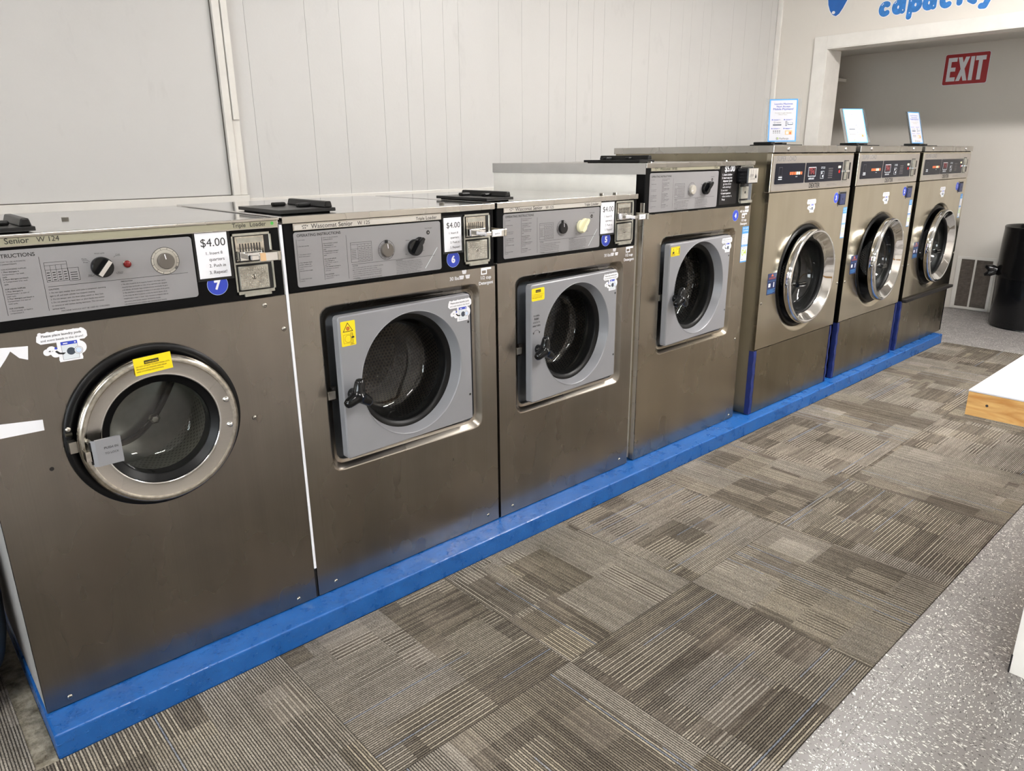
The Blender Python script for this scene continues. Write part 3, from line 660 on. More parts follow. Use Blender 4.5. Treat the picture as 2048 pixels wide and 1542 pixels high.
def plate(t, x0, x1, z0, z1, y, style):
    b = MB(); b.prism(rr(x0, x1, z0, z1, .008), y-.0012, y-.0001, 'plate'); yy = y-.0015; I = 'ink'
    if style == 'wide':              # older machine, text on the left partly hidden
        b.text('OPERATING INSTRUCTIONS', .024, 1.139, yy, .0088, I, w=.150, bold=.012)
        b.lines(INSTR1, .030, 1.128, yy, .0027, .0060, I); b.lines(INSTR2, .106, 1.129, yy, .0029, .00535, I)
        for (xa, za, xb, zb) in ((.101, 1.132, .101, 1.014), (.180, 1.136, .180, 1.014), (.187, 1.0675, .495, 1.0665)): b.line(xa, za, xb, zb, .0008, yy, I)
        b.frame(.187, .232, 1.078, 1.122, .0007, yy, I); b.frame(.232, .254, 1.076, 1.106, .0007, yy, I)
        for k in (.198, .209, .2205): b.line(k, 1.078, k, 1.115, .0006, yy, I)
        for k in (1.115, 1.105): b.line(.187, k, .232, k, .0006, yy, I)
        for i in range(4):
            for j in range(4): b.line(.1895+i*.0112, 1.082+j*.0055, .1955+i*.0112, 1.082+j*.0055, .0018, yy, I)
        for j in range(4): b.line(.236, 1.080+j*.005, .250, 1.080+j*.005, .0015, yy, I)
        b.lines(CAUT, .187, 1.0595, yy, .0033, .0074, I); b.text('MACHINE SHOULD NOT BE USED BY CHILDREN', .204, 1.0085, yy, .0034, I)
        b.lines(PREC, .338, 1.0605, yy, .0030, .0069, I)
        b.text('Wash cycle', .302, 1.131, yy, .0034, I, 'C'); b.text('Perm.', .264, 1.121, yy, .0034, I); b.text('Press', .266, 1.113, yy, .0034, I); b.text('Cold', .336, 1.125, yy, .0034, I); b.text('Hot', .272, 1.083, yy, .0034, I); b.text('Warm', .334, 1.083, yy, .0034, I)
        b.line(.264, 1.119, .275, 1.119, .0006, yy, I); b.line(.275, 1.119, .279, 1.115, .0006, yy, I); b.line(.331, 1.121, .335, 1.1235, .0006, yy, I); b.line(.335, 1.1235, .346, 1.1235, .0006, yy, I)
        b.line(.270, 1.0815, .281, 1.0815, .0006, yy, I); b.line(.281, 1.0815, .286, 1.086, .0006, yy, I); b.line(.331, 1.0845, .333, 1.0815, .0006, yy, I); b.line(.333, 1.0815, .345, 1.0815, .0006, yy, I)
    else:
        o = z0-.991
        Z = lambda v: v+o
        b.text('OPERATING INSTRUCTIONS', .040, Z(1.131), yy, .0088, I, w=.136, bold=.012)
        b.lines(INSTR1, .040, Z(1.121), yy, .0028, .0057, I); b.lines(INSTR2, .118, Z(1.122), yy, .0029, .0055, I)
        for (xa, za, xb, zb) in ((.037, 1.125, .037, 1.006), (.115, 1.127, .115, 1.004), (.193, 1.125, .193, .999), (.205, 1.0385, .509, 1.0385)): b.line(xa, Z(za), xb, Z(zb), .0008, yy, I)
        b.frame(.205, .277, Z(1.044), Z(1.102), .0008, yy, I)
        for k in (.229, .241, .253, .265): b.line(k, Z(1.044), k, Z(1.096), .0006, yy, I)
        for k in (1.096, 1.083, 1.054): b.line(.205, Z(k), .277, Z(k), .0006, yy, I)
        for j in range(5):
            b.line(.208, Z(1.058+j*.005), .223, Z(1.058+j*.005), .0014, yy, 'inkgrey')
            for i in range(4): b.line(.2315+i*.012, Z(1.058+j*.005), .2385+i*.012, Z(1.058+j*.005), .0014, yy, 'inkgrey')
        for i in range(4): b.line(.2315+i*.012, Z(1.089), .2385+i*.012, Z(1.089), .0016, yy, 'inkgrey'); b.line(.2315+i*.012, Z(1.049), .2385+i*.012, Z(1.049), .0016, yy, 'inkgrey')
        b.lines(CAUT, .207, Z(1.0325), yy, .0030, .0060, I); b.text('MACHINE SHOULD NOT BE USED BY CHILDREN', .215, Z(.9935), yy, .0031, I)
        b.lines(PREC, .360, Z(1.0335), yy, .0028, .0050, I)
        b.text('Operating light', .488, Z(1.124), yy, .0034, I, 'C'); b.disc(.486, Z(1.112), .0068, yy, 'ink'); b.disc(.4868, Z(1.1115), .0022, yy-.0003, 'alu', sx=.6)
        b.text('Delicate', .400, Z(1.092), yy, .0034, I); b.text('Cold', .450, Z(1.0975), yy, .0034, I); b.text('Hot', .396, Z(1.050), yy, .0034, I); b.text('Warm', .456, Z(1.056), yy, .0034, I)
        b.line(.470, Z(1.000), .520, Z(1.062), .0016, yy+.0001, 'palegrey') if style == 'b' else None
    return b.build('instruction_plate', t)

def drum_unit(t, cx, cz, R, y0, depth, mat, backmat, back_uv=True, scurve=False):
    o = MB(); o.lathe([(R-.004, y0), (R, y0+.012), (R+.004, y0+depth)], cx, cz, mat, 72, uvs=True)
    o.lathe([(R+.004, y0+depth), (R*.78, y0+depth+.012), (R*.25, y0+depth+.002)], cx, cz, backmat, 72, uvs='planar', smooth=True, cap1=True)
    d = o.build('drum', t)
    for k in range(0 if scurve else 3):                      # lifters
        a = radians(35+120*k); b = MB(); c, s = cos(a), sin(a)
        q = lambda r, w: (cx+r*c-w*s, cz+r*s+w*c)
        b.prism([q(R+.002, -.035), q(R-.032, -.012), q(R-.032, .012), q(R+.002, .035)], y0+.03, y0+depth-.01, 'drumrim'); b.build('lifter', d, bevel=.006)
    if scurve:
        b = MB(); pts = []
        for i in range(25):
            u = -.145+.24*i/24; pts.append((cx+.075+u, y0+depth-.010, cz-.085+1.11*u+5.62*u*u))
        b.tube(pts, .0095, 'cavity', 8); b.build('back_seam', d)
        b = MB(); b.lathe([(.016, y0+depth-.012), (.016, y0+depth-.024), (.009, y0+depth-.027)], cx+.075, cz-.085, 'chrome_worn', 6, smooth=False, cap1=True); b.build('hub_bolt', d)
    return d

def bowl(t, cx, cz, r, y0, depth, rings=True):
    b = MB(); b.lathe([(r, y0), (r*.985, y0+depth*.35), (r*.955, y0+depth*.72), (r*.90, y0+depth*.93), (r*.80, y0+depth), (r*.4, y0+depth+.004), (r*.05, y0+depth+.005)], cx, cz, 'glass', 72, cap1=True)
    return b.build('door_glass', t)

# ------------------------------------------------------------------ washer 7
def washer_old():
    W, D, TZ = .7485, .80, 1.185
    t = thing('washing_machine', 'stainless washer numbered 7, nearest the camera, with a round chrome door', 'washing machine', (.2209, 0, H), 0, 'coin operated washers in the row')
    cx, cz = .367, .690
    b = MB(); b.box(0, W, .003, D, 0, TZ-.03, 'sidepanel') if 0 else None
    b.box(0, .003, .002, D, .002, TZ-.014, 'sidepanel'); b.box(W-.003, W, .002, D, .002, TZ-.014, 'sidepanel'); b.box(.003, W-.003, D-.003, D, .002, TZ-.014, 'sidepanel'); b.box(.003, W-.003, .03, D-.003, .002, .010, 'cavity')
    b.build('cabinet', t)
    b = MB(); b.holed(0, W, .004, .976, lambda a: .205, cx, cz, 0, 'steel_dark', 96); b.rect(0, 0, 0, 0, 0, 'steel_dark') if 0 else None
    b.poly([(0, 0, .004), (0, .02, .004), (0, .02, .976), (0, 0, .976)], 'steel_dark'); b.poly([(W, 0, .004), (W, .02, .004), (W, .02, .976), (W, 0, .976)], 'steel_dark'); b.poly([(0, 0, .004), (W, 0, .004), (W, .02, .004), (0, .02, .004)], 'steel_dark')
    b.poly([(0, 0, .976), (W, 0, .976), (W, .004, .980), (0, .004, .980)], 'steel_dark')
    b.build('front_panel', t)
    b = MB(); b.box(0.001, W-.001, .001, .03, .977, 1.171, 'black'); b.build('control_panel', t, bevel=.002)
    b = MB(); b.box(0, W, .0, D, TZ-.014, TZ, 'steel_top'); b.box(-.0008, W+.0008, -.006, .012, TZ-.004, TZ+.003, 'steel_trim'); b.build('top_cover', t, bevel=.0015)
    b = MB(); b.box(.004, W-.004, -.0035, .0005, 1.162, 1.186, 'steel_trim'); b.rect(.006, W-.006, 1.1645, 1.1835, -.0037, 'strip_gold')
    b.text('Wascomat', .03, 1.1685, -.0041, .0108, 'ink', w=.075); b.text('Senior', .122, 1.1685, -.0041, .0112, 'ink', w=.046, bold=.006); b.text('W 124', .182, 1.1685, -.0041, .0112, 'ink', w=.044, bold=.006); b.text('Triple', .620, 1.1690, -.0041, .0102, 'ink', w=.036, bold=.006); b.text('Loader', .668, 1.1690, -.0041, .0102, 'ink', w=.044, bold=.006); b.disc(.729, 1.174, .0045, -.0041, 'greendot', 10)
    b.build('name_strip', t)
    plate(t, .018, .514, 1.003, 1.155, .001, 'wide')
    k = MB(); k.lathe([(.0235, 0), (.0235, -.014), (.022, -.016)], .302, 1.101, 'plastic', 40, cap1=True)
    a = radians(50); c, s = cos(a), sin(a); P = lambda u, v: (.302+u*c-v*s, 1.101+u*s+v*c)
    k.prism([P(-.022, -.0055), P(.020, -.0055), P(.020, .0055), P(-.022, .0055)], -.036, -.015, 'plastic', 'plastic'); k.prism([P(-.021, -.0048), P(.0195, -.0048), P(.0195, .0048), P(-.021, .0048)], -.0366, -.036, 'chrome')
    k.build('temperature_knob', t, bevel=.0008)
    b = MB(); b.lathe([(.0085, 0), (.0085, -.003), (.006, -.006), (.002, -.007)], .358, 1.102, 'redlight', 24, cap1=True); b.lathe([(.0095, -.0008), (.0085, -.002)], .358, 1.102, 'screw', 24); b.build('indicator_light', t)
    timer_dial(t, .445, 1.101, .0, .0335, 'beige', 'brownknob', .0195, False, 100)
    price_card(t, .523, .604, 1.046, 1.161, .001); number_disc(t, '7', .5655, 1.027, .0265, .001)
    coin_unit(t, .614, .722, .993, 1.153, -.0008, .075)
    for x, z in ((.685, .956), (.619, .645), (.689, .024), (.054, .024), (.733, .882)): screw(t, x, z)
    b = MB(); b.disc(.120, .641, .005, -.0004, 'cavity', 16); b.build('screw_hole', t)
    pod_sticker(t, .142, .966, .104, 0)
    b = MB(); b.quad([(.020, .950), (.125, .941), (.120, .910), (.104, .917), (.090, .935), (.078, .918), (.062, .898), (.02, .900)], -.0004, 'white'); b.build('torn_sticker', t)
    b = MB(); b.quad([(.010, .777), (.123, .765), (.122, .739), (.010, .741)], -.0004, 'white'); b.build('paper_tape', t)
    # gasket and door
    b = MB(); b.lathe([(.205, .004), (.2135, -.004), (.2120, -.009), (.200, -.010), (.186, -.004), (.184, .02), (.17, .05)], cx, cz, 'gasket', 96); b.build('door_gasket', t)
    d = MB()
    d.lathe([(.184, .004), (.186, -.020)], cx, cz, 'gasket', 96); d.lathe([(.186, -.018), (.1905, -.030)], cx, cz, 'chrome_worn', 96)
    d.lathe([(.1905, -.030), (.1925, -.040), (.1905, -.049), (.186, -.0540), (.179, -.0555), (.174, -.0535)], cx, cz, 'chrome_worn', 96); d.lathe([(.174, -.0535), (.150, -.048), (.144, -.0485)], cx, cz, 'steel_trim', 96); d.lathe([(.144, -.0485), (.1415, -.049), (.1400, -.045)], cx, cz, 'chrome', 96)
    dr = d.build('door', t)
    b = MB(); b.lathe([(.1402, -.046), (.139, -.042), (.1225, -.036), (.1195, -.028), (.1195, -.0)], cx, cz, 'gasket', 96); b.build('window_gasket', dr)
    b = MB(); b.lathe([(.1200, -.034), (.119, -.03), (.1175, .01), (.112, .045), (.104, .058), (.09, .064), (.04, .068), (.004, .068)], cx, cz, 'glass', 72, cap1=True); b.build('door_glass', dr)
    for x, z in ((.529, .733), (.531, .662)):
        b = MB(); b.lathe([(.0085, -.049), (.008, -.054), (.005, -.0575), (.0015, -.059)], x, z, 'chrome', 24, cap1=True); b.build('rivet', dr)
    b = MB(); b.quad([(.320, .883), (.407, .888), (.409, .846), (.321, .840)][::-1], -.0560, 'yellow'); y = -.0564
    b.quad([(.344, .8665), (.378, .8685), (.378, .8775), (.344, .8755)], y, 'ink'); b.text('WARNING!', .361, .869, y-.0003, .006, 'yellow', 'C', w=.030, rot=.05)
    for i, r in enumerate(('DO NOT ATTEMPT TO OPEN DOOR UNTIL', 'PROGRAM HAS FINISHED AND DRUM', 'HAS STOPPED ROTATING')): b.text(r, .325, .8600-i*.0062, y, .0034, 'ink', w=.078-(.008*i), wh=1, rot=.05)
    b.build('warning_label', dr)
    l = MB(); l.box(.202, .257, -.090, -.083, .650, .715, 'doorgrey'); l.poly([(.202, -.090, .650), (.202, -.090, .715), (.193, -.082, .715), (.193, -.082, .650)], 'doorgrey')
    l.text('PUSH IN', .234, .690, -.0905, .0062, 'ink', 'C', w=.030); l.text('TO LOCK', .234, .677, -.0905, .0062, 'ink', 'C', w=.030); l.build('door_latch', dr, bevel=.001)
    l = MB(); l.box(.180, .230, -.083, -.050, .664, .690, 'chrome_worn'); l.box(.190, .250, -.083, -.075, .655, .712, 'plastic'); l.tube([(.196, -.075, .705), (.196, -.05, .705)], .005, 'screw'); l.tube([(.196, -.075, .657), (.196, -.05, .657)], .005, 'screw'); l.build('latch_bracket', dr, bevel=.001)
    l = MB(); l.box(.160, .176, -.030, .0, .676, .704, 'screw'); l.tube([(.165, -.024, .735), (.165, -.03, .735)], [.006, .003], 'screw'); l.tube([(.158, -.02, .722), (.172, -.02, .722)], .005, 'screw'); l.build('latch_keeper', t)
    drum_unit(t, cx, cz, .205, .07, .26, 'drum7', 'drum7back', scurve=True)
    lid(t, -.10, .225, .03, .33, TZ) if 0 else lid(t, .004, .196, .06, .30, TZ)
    b = MB(); b.tube([(.33, .42, TZ), (.33, .42, TZ+.006)], .009, 'screw', 12); b.build('screw', t)
    return t

# ------------------------------------------------------------------ washers 6, 5 and 4
def washer_square(num, loc, label, W, D, TZ, SZ, dr, rc, gl, coin, sel, extra):
    """TZ top height, SZ steel height, dr door rect, rc recess rect, gl (cx, cz, r opening)"""
    t = thing('washing_machine', label, 'washing machine', loc, 0, 'coin operated washers in the row')
    o = SZ-.977
    side = 'whitepaint'
    b = MB(); b.box(0.004, .007, .004, D, .004, TZ-.03, side); b.box(W-.007, W-.004, .004, D, .004, TZ-.03, side); b.box(.007, W-.007, D-.004, D, .004, TZ-.03, side); b.box(.007, W-.007, .06, D-.004, .004, .012, 'cavity')
    b.box(0.007, W-.007, .05, D-.005, TZ-.035, TZ-.03, 'cavity')
    b.build('cabinet', t)
    # front panel with a soft rectangular recess
    x0, x1, z0, z1 = rc; R = .034; s = .028; dp = .020
    ccx, ccz = (x0+x1)/2, (z0+z1)/2
    def hole(a, X0=x0, X1=x1, Z0=z0, Z1=z1, r=R):
        c, d = cos(a), sin(a); hx, hz = (X1-X0)/2, (Z1-Z0)/2
        lo, hi = 0, 2.0
        for _ in range(30):
            m = (lo+hi)/2; px, pz = abs(m*c), abs(m*d)
            ins = px <= hx and pz <= hz and not (px > hx-r and pz > hz-r and (px-hx+r)**2+(pz-hz+r)**2 > r*r)
            lo, hi = (m, hi) if ins else (lo, m)
        return lo
    S4 = 'steel_light' if num == '4' else 'steel'
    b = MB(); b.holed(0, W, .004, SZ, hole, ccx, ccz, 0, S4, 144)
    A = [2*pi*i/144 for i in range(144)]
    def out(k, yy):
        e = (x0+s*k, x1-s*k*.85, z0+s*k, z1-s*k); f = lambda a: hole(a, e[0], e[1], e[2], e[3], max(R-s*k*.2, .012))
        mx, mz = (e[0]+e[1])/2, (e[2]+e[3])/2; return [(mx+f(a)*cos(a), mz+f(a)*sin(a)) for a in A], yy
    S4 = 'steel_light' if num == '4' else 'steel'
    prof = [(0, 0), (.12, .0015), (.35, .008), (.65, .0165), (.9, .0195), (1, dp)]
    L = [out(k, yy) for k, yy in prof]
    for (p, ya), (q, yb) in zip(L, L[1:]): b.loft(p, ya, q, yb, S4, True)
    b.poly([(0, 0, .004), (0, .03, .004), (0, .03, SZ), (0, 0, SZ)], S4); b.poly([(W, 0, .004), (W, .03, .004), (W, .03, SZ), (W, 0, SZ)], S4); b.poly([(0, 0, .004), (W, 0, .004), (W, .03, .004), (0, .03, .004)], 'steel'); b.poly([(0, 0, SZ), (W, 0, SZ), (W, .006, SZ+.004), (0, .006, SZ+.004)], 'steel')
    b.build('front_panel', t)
    cx, cz, r = gl
    b = MB(); b.holed(x0+s-.004, x1-s+.006, z0+s-.004, z1-s+.004, lambda a: r+.004, cx, cz, dp+.018, 'recessgrey', 96)
    q4, yy4 = out(1, dp); b.loft(q4, dp, q4, dp+.020, 'recessgrey', True); b.build('door_surround', t)
    b = MB(); b.box(.002, W-.002, .001, .05, SZ+.001, TZ-.018, 'black'); b.build('control_panel', t, bevel=.003)
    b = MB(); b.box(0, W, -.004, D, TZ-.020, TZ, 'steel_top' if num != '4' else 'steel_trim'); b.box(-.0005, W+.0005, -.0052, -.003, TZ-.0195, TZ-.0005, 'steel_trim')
    if num == '4': b.box(-.003, 0, 0, D, TZ-.044, TZ, 'sidepanel'); b.box(-.0015, .004, .0, .02, .004, SZ+.05, 'steel_trim')
    b.build('top_cover', t, bevel=.002)
    b = MB(); m = 'strip_silver' if num != '4' else 'strip_gold'; zs = 1.1585+o+(.002 if num == '4' else 0)
    b.box(.030, .538, -.003, .001, zs-.0095, zs+.0095, 'steel_trim'); b.rect(.033, .535, zs-.0078, zs+.006, -.0034, m)
    for px, pz in ((.058, .002), (.063, .0035), (.068, .0035), (.073, .002), (.060, -.0035), (.066, -.0035)): b.rect(px-.0015, px+.0015, zs+pz-.0016, zs+pz+.0012, -.0038, 'ink')
    yt = -.0038
    if num == '4': b.text('Wascomat', .070+.02, zs-.006, yt, .0098, 'ink', w=.072, bold=.006); b.text('W185', .174, zs-.006, yt, .0098, 'ink', w=.036, bold=.006); b.text('Giant', .492, zs-.005, yt, .0085, 'ink', w=.030)
    else:
        b.text('Wascomat', .084, zs-.0062, yt, .0108, 'ink', w=.080, bold=.008); b.text('Senior', .170, zs-.0062, yt, .0108, 'ink', w=.046, bold=.008); b.text('W 125', .232, zs-.0062, yt, .0108, 'ink', w=.042, bold=.008); b.text('Triple', .440, zs-.0060, yt, .0100, 'ink', w=.032, bold=.006); b.text('Loader', .478, zs-.0060, yt, .0100, 'ink', w=.042, bold=.006)
    b.build('name_strip', t)
    pz0, pz1 = (.991+o, 1.1445+o) if num != '4' else (1.110, 1.268)
    plate(t, .030, .535, pz0, pz1, .001, 'b' if num != '4' else 'c')
    q = pz0-.991
    if num == '6': timer_dial(t, .328, 1.071+q, .0, .0295, 'plate', 'brownknob', .0208); pointer_knob(t, .431, 1.070+q, .0, .0255, sel, 52)
    if num == '5': timer_dial(t, .323, 1.078+q, .0, .0285, 'plate', 'blackmatte', .0200); pointer_knob(t, .425, 1.078+q, .0, .0240, sel, 52)
    if num == '4': timer_dial(t, .331, 1.193, .0, .0300, 'plate', 'beige', .0200, False, 200); pointer_knob(t, .433, 1.195, .0, .0265, sel, 45)
    # drum, glass, door
    drum_unit(t, cx, cz, r+.022, .13, .30, 'drum', 'drum')
    b = MB(); b.lathe([(r+.03, .022), (r+.03, .13), (r+.022, .13)], cx, cz, 'drumrim', 72); b.build('tub_front', t)
    dcx, dcz, ajar = extra['dc']; d = MB(); d0, d1, e0, e1 = dr; R0 = r+.017; bx, bz = cx, cz; cx, cz = cx+dcx, cz+dcz
    d.holed(d0+.004, d1-.004, e0+.004, e1-.004, lambda a: R0, cx, cz, -.010, 'doorgrey', 96)
    rim = rr(d0, d1, e0, e1, .012, 6); rin = rr(d0+.004, d1-.004, e0+.004, e1-.004, .009, 6)
    d.loft([(p, q2) for p, q2 in rim], .018, [(p, q2) for p, q2 in rim], -.006, 'doorgrey'); d.loft(rim, -.006, rin, -.0101, 'doorgrey')
    d.lathe([(R0, -.0100), (R0-.0008, -.0112), (R0-.0022, -.0106), (R0-.004, -.006), (r+.004, .022), (r+.001, .030)], cx, cz, 'doorgrey', 96)
    door = d.build('door', t); door.matrix_local = Matrix.Translation((d1, .018, 0)) @ Matrix.Rotation(radians(ajar), 4, 'Z') @ Matrix.Translation((-d1, -.018, 0)); lx = extra['lx']
    b = MB(); b.lathe([(r+.002, .028), (r-.002, .028), (r-.016, .034), (r-.018, .040), (r-.018, .07)], cx, cz, 'gasket', 96); b.build('window_gasket', door)
    bowl(door, cx, cz, r-.017, .036, .11)
    for zz in (e1-.096, e0+.092):
        b = MB(); b.disc(d1-.013, zz, .0045, -.0105, 'cavity', 16); b.build('screw_hole', door)
    # three winged knob
    hx, hz = extra['handle']; b = MB()
    b.lathe([(.017, -.010), (.017, -.030), (.015, -.034)], hx, hz, 'plastic', 24, cap1=True)
    hd = b.build('knob_stem', door)
    b = MB(); b.lathe([(.016, -.030), (.022, -.040), (.021, -.052), (.014, -.057)], hx, hz, 'plastic', 28, cap0=True, cap1=True)
    for a in (82, 202, 322):
        a = radians(a); c, s2 = cos(a), sin(a); b.tube([(hx, -.044, hz), (hx+.020*c, -.045, hz+.020*s2), (hx+.042*c, -.046, hz+.042*s2), (hx+.050*c, -.046, hz+.050*s2), (hx+.053*c, -.046, hz+.053*s2)], [.021, .018, .015, .011, .004], 'plastic', 16)
    b.build('door_knob', door)
    b = MB(); zc = extra['latch']; b.box(x0+s-.004, d0+.004, .004, .020, zc-.022, zc+.022, 'blackmatte'); b.box(x0+.006, x0+s+.004, -.001, .012, zc-.014, zc+.012, 'screw'); b.build('latch_plate', t, bevel=.0015)
    # labels on the door
    y = -.0105; b = MB()
    if num == '6':
        b.quad(rr(.146, .196, .807, .882, .003), y, 'yellow'); I = 'ink'; yy = y-.0004
        b.quad([(.152, .850), (.188, .850), (.170, .878)], yy, I); b.quad([(.1555, .852), (.1845, .852), (.170, .8745)], yy-.0002, 'yellow'); b.disc(.170, .8595, .0058, yy-.0004, 'red', 16); b.disc(.170, .8595, .0030, yy-.0006, 'yellow', 12); b.rect(.168, .172, .858, .861, yy-.0008, 'red')
        b.frame(.153, .186, .815, .842, .0006, yy, I); b.ring(.169, .8285, .0105, .0112, yy, I); b.rect(.181, .190, .829, .834, yy-.0002, I); b.frame(.178, .185, .812, .846, .0007, yy-.0001, I); b.line(.174, .8105, .190, .8105, .001, yy, I)
    elif num == '5':
        b.quad(rr(.152, .221, .838, .884, .006), y, 'yellow'); b.rect(.173, .201, .868, .878, y-.0003, 'ink'); b.text('WARNING!', .187, .8705, y-.0006, .005, 'yellow', 'C', w=.024)
        for i, r_ in enumerate(('Do not attempt to open door until', 'program has finished and drum', 'has stopped rotating.')): b.text(r_, .155, .860-i*.006, y-.0004, .0036, 'ink', w=.060-.004*i)
    else:
        b.quad(rr(.182, .252, .919, .959, .003), y, 'yellow'); b.frame(.184, .250, .921, .957, .0008, y-.0003, 'ink'); b.quad([(.188, .925), (.214, .925), (.201, .953)], y-.0003, 'ink'); b.quad([(.1915, .927), (.2105, .927), (.201, .949)], y-.0005, 'yellow'); b.disc(.201, .934, .0055, y-.0007, 'ink', 14)
        b.frame(.219, .244, .927, .951, .0007, y-.0003, 'ink'); b.ring(.231, .939, .0085, .0094, y-.0003, 'ink'); b.rect(.2435, .2475, .926, .952, y-.0003, 'ink')
    b.v = [(p[0]-lx, p[1], p[2]) for p in b.v]; b.build('warning_label', door)
    if num == '5':
        b = MB(); yy = y
        for i, r_ in enumerate(('TO OPEN,', 'PUSH', 'KNOB IN', 'AND TURN')): b.text(r_, .178, .780-i*.0125, yy, .0082, 'ink', 'C', w=(.034, .024, .036, .042)[i], bold=.03)
        pts = [(.178+.017*cos(radians(a)), .715+.014*sin(radians(a))) for a in range(20, 161, 14)]
        for (a1, a2), (b1, b2) in zip(pts, pts[1:]): b.line(a1, a2, b1, b2, .0012, yy, 'ink')
        for sg in (1, -1): b.quad([(.178+sg*.020, .722), (.178+sg*.012, .722), (.178+sg*.0165, .713)], yy, 'ink')
        b.v = [(p[0]-lx, p[1], p[2]) for p in b.v]; b.build('knob_instructions', door)
    sx, sz, sw = extra['pod']; pod_sticker(door, sx, sz, sw, y)
    if num != '4':
        x0c, x1c, z0c, z1c = extra['card']; price_card(t, x0c, x1c, z0c, z1c, .001); nx, nz = extra['num']; number_disc(t, num, nx, nz, .0262, .001)
        coin_unit(t, *coin, -.0008, .095 if num == '6' else .085, 'label')
        lbs_sticker(t, .566, .948+o, -.0002); detergent_sticker(t, .723, .943+o, -.0002)
        for xs, zsz in ((.062, .031), (W-.052, .036)): screw(t, xs, zsz)
    else:
        b = MB(); y = .001-.0003; b.quad(rr(.556, .700, 1.116, 1.300, .004), y, 'blackmatte'); yy = y-.0004
        b.text('$5.00', .628, 1.264, yy, .026, 'white', 'C', w=.084, bold=.02)
        for i, (r_, ax) in enumerate((('1. Insert clothing', .570), ('2. Insert soap into', .568), ('dispenser (pods', .578), ('go into drum', .580), ('with clothing!)', .578), ('3. Lock door', .566), ('4. Insert quarters', .566), ('when number is', .578), ('lit up', .578))):
            b.text(r_, ax, 1.246-i*.0138, yy, .0088, 'white', w=(.080, .084, .076, .066, .068, .056, .082, .080, .024)[i], bold=.02)
        b.build('price_panel', t)
        x0c, x1c, z0c, z1c = coin; b = MB(); y = -.0008
        b.frame(x0c, x1c, z0c, z1c, .004, y-.001, 'zinc'); b.rect(x0c+.003, x1c-.003, z0c+.003, z1c-.003, y-.0004, 'cavity'); b.box(x0c+.006, x1c-.006, y-.012, y-.001, z0c-.006, z0c+.006, 'zinc')
        b.poly([(x1c-.004, y-.002, z0c+.006), (x1c-.03, y-.0006, z0c+.006), (x1c-.03, y-.0006, z1c-.05), (x1c-.004, y-.002, z1c-.05)], 'recessgrey'); b.build('coin_box_frame', t)
        b = MB(); b.box(x0c+.006, x0c+.066, y-.012, y-.001, z0c+.014, z0c+.070, 'zinc'); b.disc(x0c+.036, z0c+.044, .006, y-.0125, 'cavity', 16); b.build('coin_vault', t, bevel=.0015)
        b = MB(); b.box(.684, .772, -.062, y-.001, 1.208, 1.279, 'plastic'); b.build('card_reader', t, bevel=.003)
        rd = t.children[-1]; b = MB(); b.box(.688, .768, -.064, -.0622, 1.212, 1.276, 'strip_silver'); yy = -.0644
        for k in (.706, .722, .748): b.line(k, 1.246, k, 1.272, .002, yy, 'inkgrey'); b.disc(k, 1.247, .004, yy, 'inkgrey', 12)
        b.rect(.742, .756, 1.232, 1.244, yy, 'ink'); b.text('INSERT', .712, 1.236, yy, .006, 'inkgrey', 'C', w=.034); b.text('COIN HERE', .722, 1.226, yy, .005, 'inkgrey', 'C', w=.044); b.build('reader_face', rd)
        number_disc(t, '4', .706, 1.060, .0255, -.0002); lbs_sticker(t, .745, 1.071, -.0002, '40 lbs.', 4); detergent_sticker(t, .785, 1.035, -.0002, .95)
        mobile_sticker(t, .780, .838, .828, 1.002, 0, '04')
        for xs, zsz in ((.798, .023), (.798, .437)): screw(t, xs, zsz)
    lx0, lx1, ly0, ly1 = extra['lid']; lid(t, lx0, lx1, ly0, ly1, TZ)
    for sx2, sy2 in extra.get('topscrews', ()):
        b = MB(); b.tube([(sx2, sy2, TZ), (sx2, sy2, TZ+.006)], .009, 'screw', 12); b.build('screw', t)
    return t

def mobile_sticker(t, x0, x1, z0, z1, y, num):
    b = MB(); w, h = x1-x0, z1-z0; yy = y-.0004; b.rect(x0, x1, z0, z1, yy, 'sky'); y2 = yy-.0003
    b.rect(x0+.002, x1-.002, z0+h*.50, z0+h*.80, y2, 'white'); b.rect(x0+.002, x1-.002, z0+h*.035, z0+h*.44, y2, 'white')
    b.text('PAY WITH', (x0+x1)/2, z0+h*.93, y2, h*.035, 'white', 'C', w=w*.8, bold=.02); b.text('YOUR PHONE', (x0+x1)/2, z0+h*.865, y2, h*.035, 'white', 'C', w=w*.8, bold=.02)
    b.text('SCAN TO START', (x0+x1)/2, z0+h*.46, y2, h*.02, 'white', 'C', w=w*.8)
    for i, r in enumerate(('Download', 'Scan', 'Connect', 'Pay & Start')): b.text(r, x0+w*.12, z0+h*(.755-.065*i), y2-.0003, h*.026, 'inkgrey', w=w*(.5, .3, .42, .6)[i])
    b.text('Machine', (x0+x1)/2, z0+h*.385, y2-.0003, h*.03, 'inkgrey', 'C', w=w*.6); b.text(num, (x0+x1)/2, z0+h*.19, y2-.0003, h*.12, 'green', 'C', w=w*.72, bold=.01)
    b.text('app', x0+w*.12, z0+h*.07, y2-.0003, h*.04, 'inkgrey', w=w*.3)
    return b.build('mobile_pay_sticker', t)

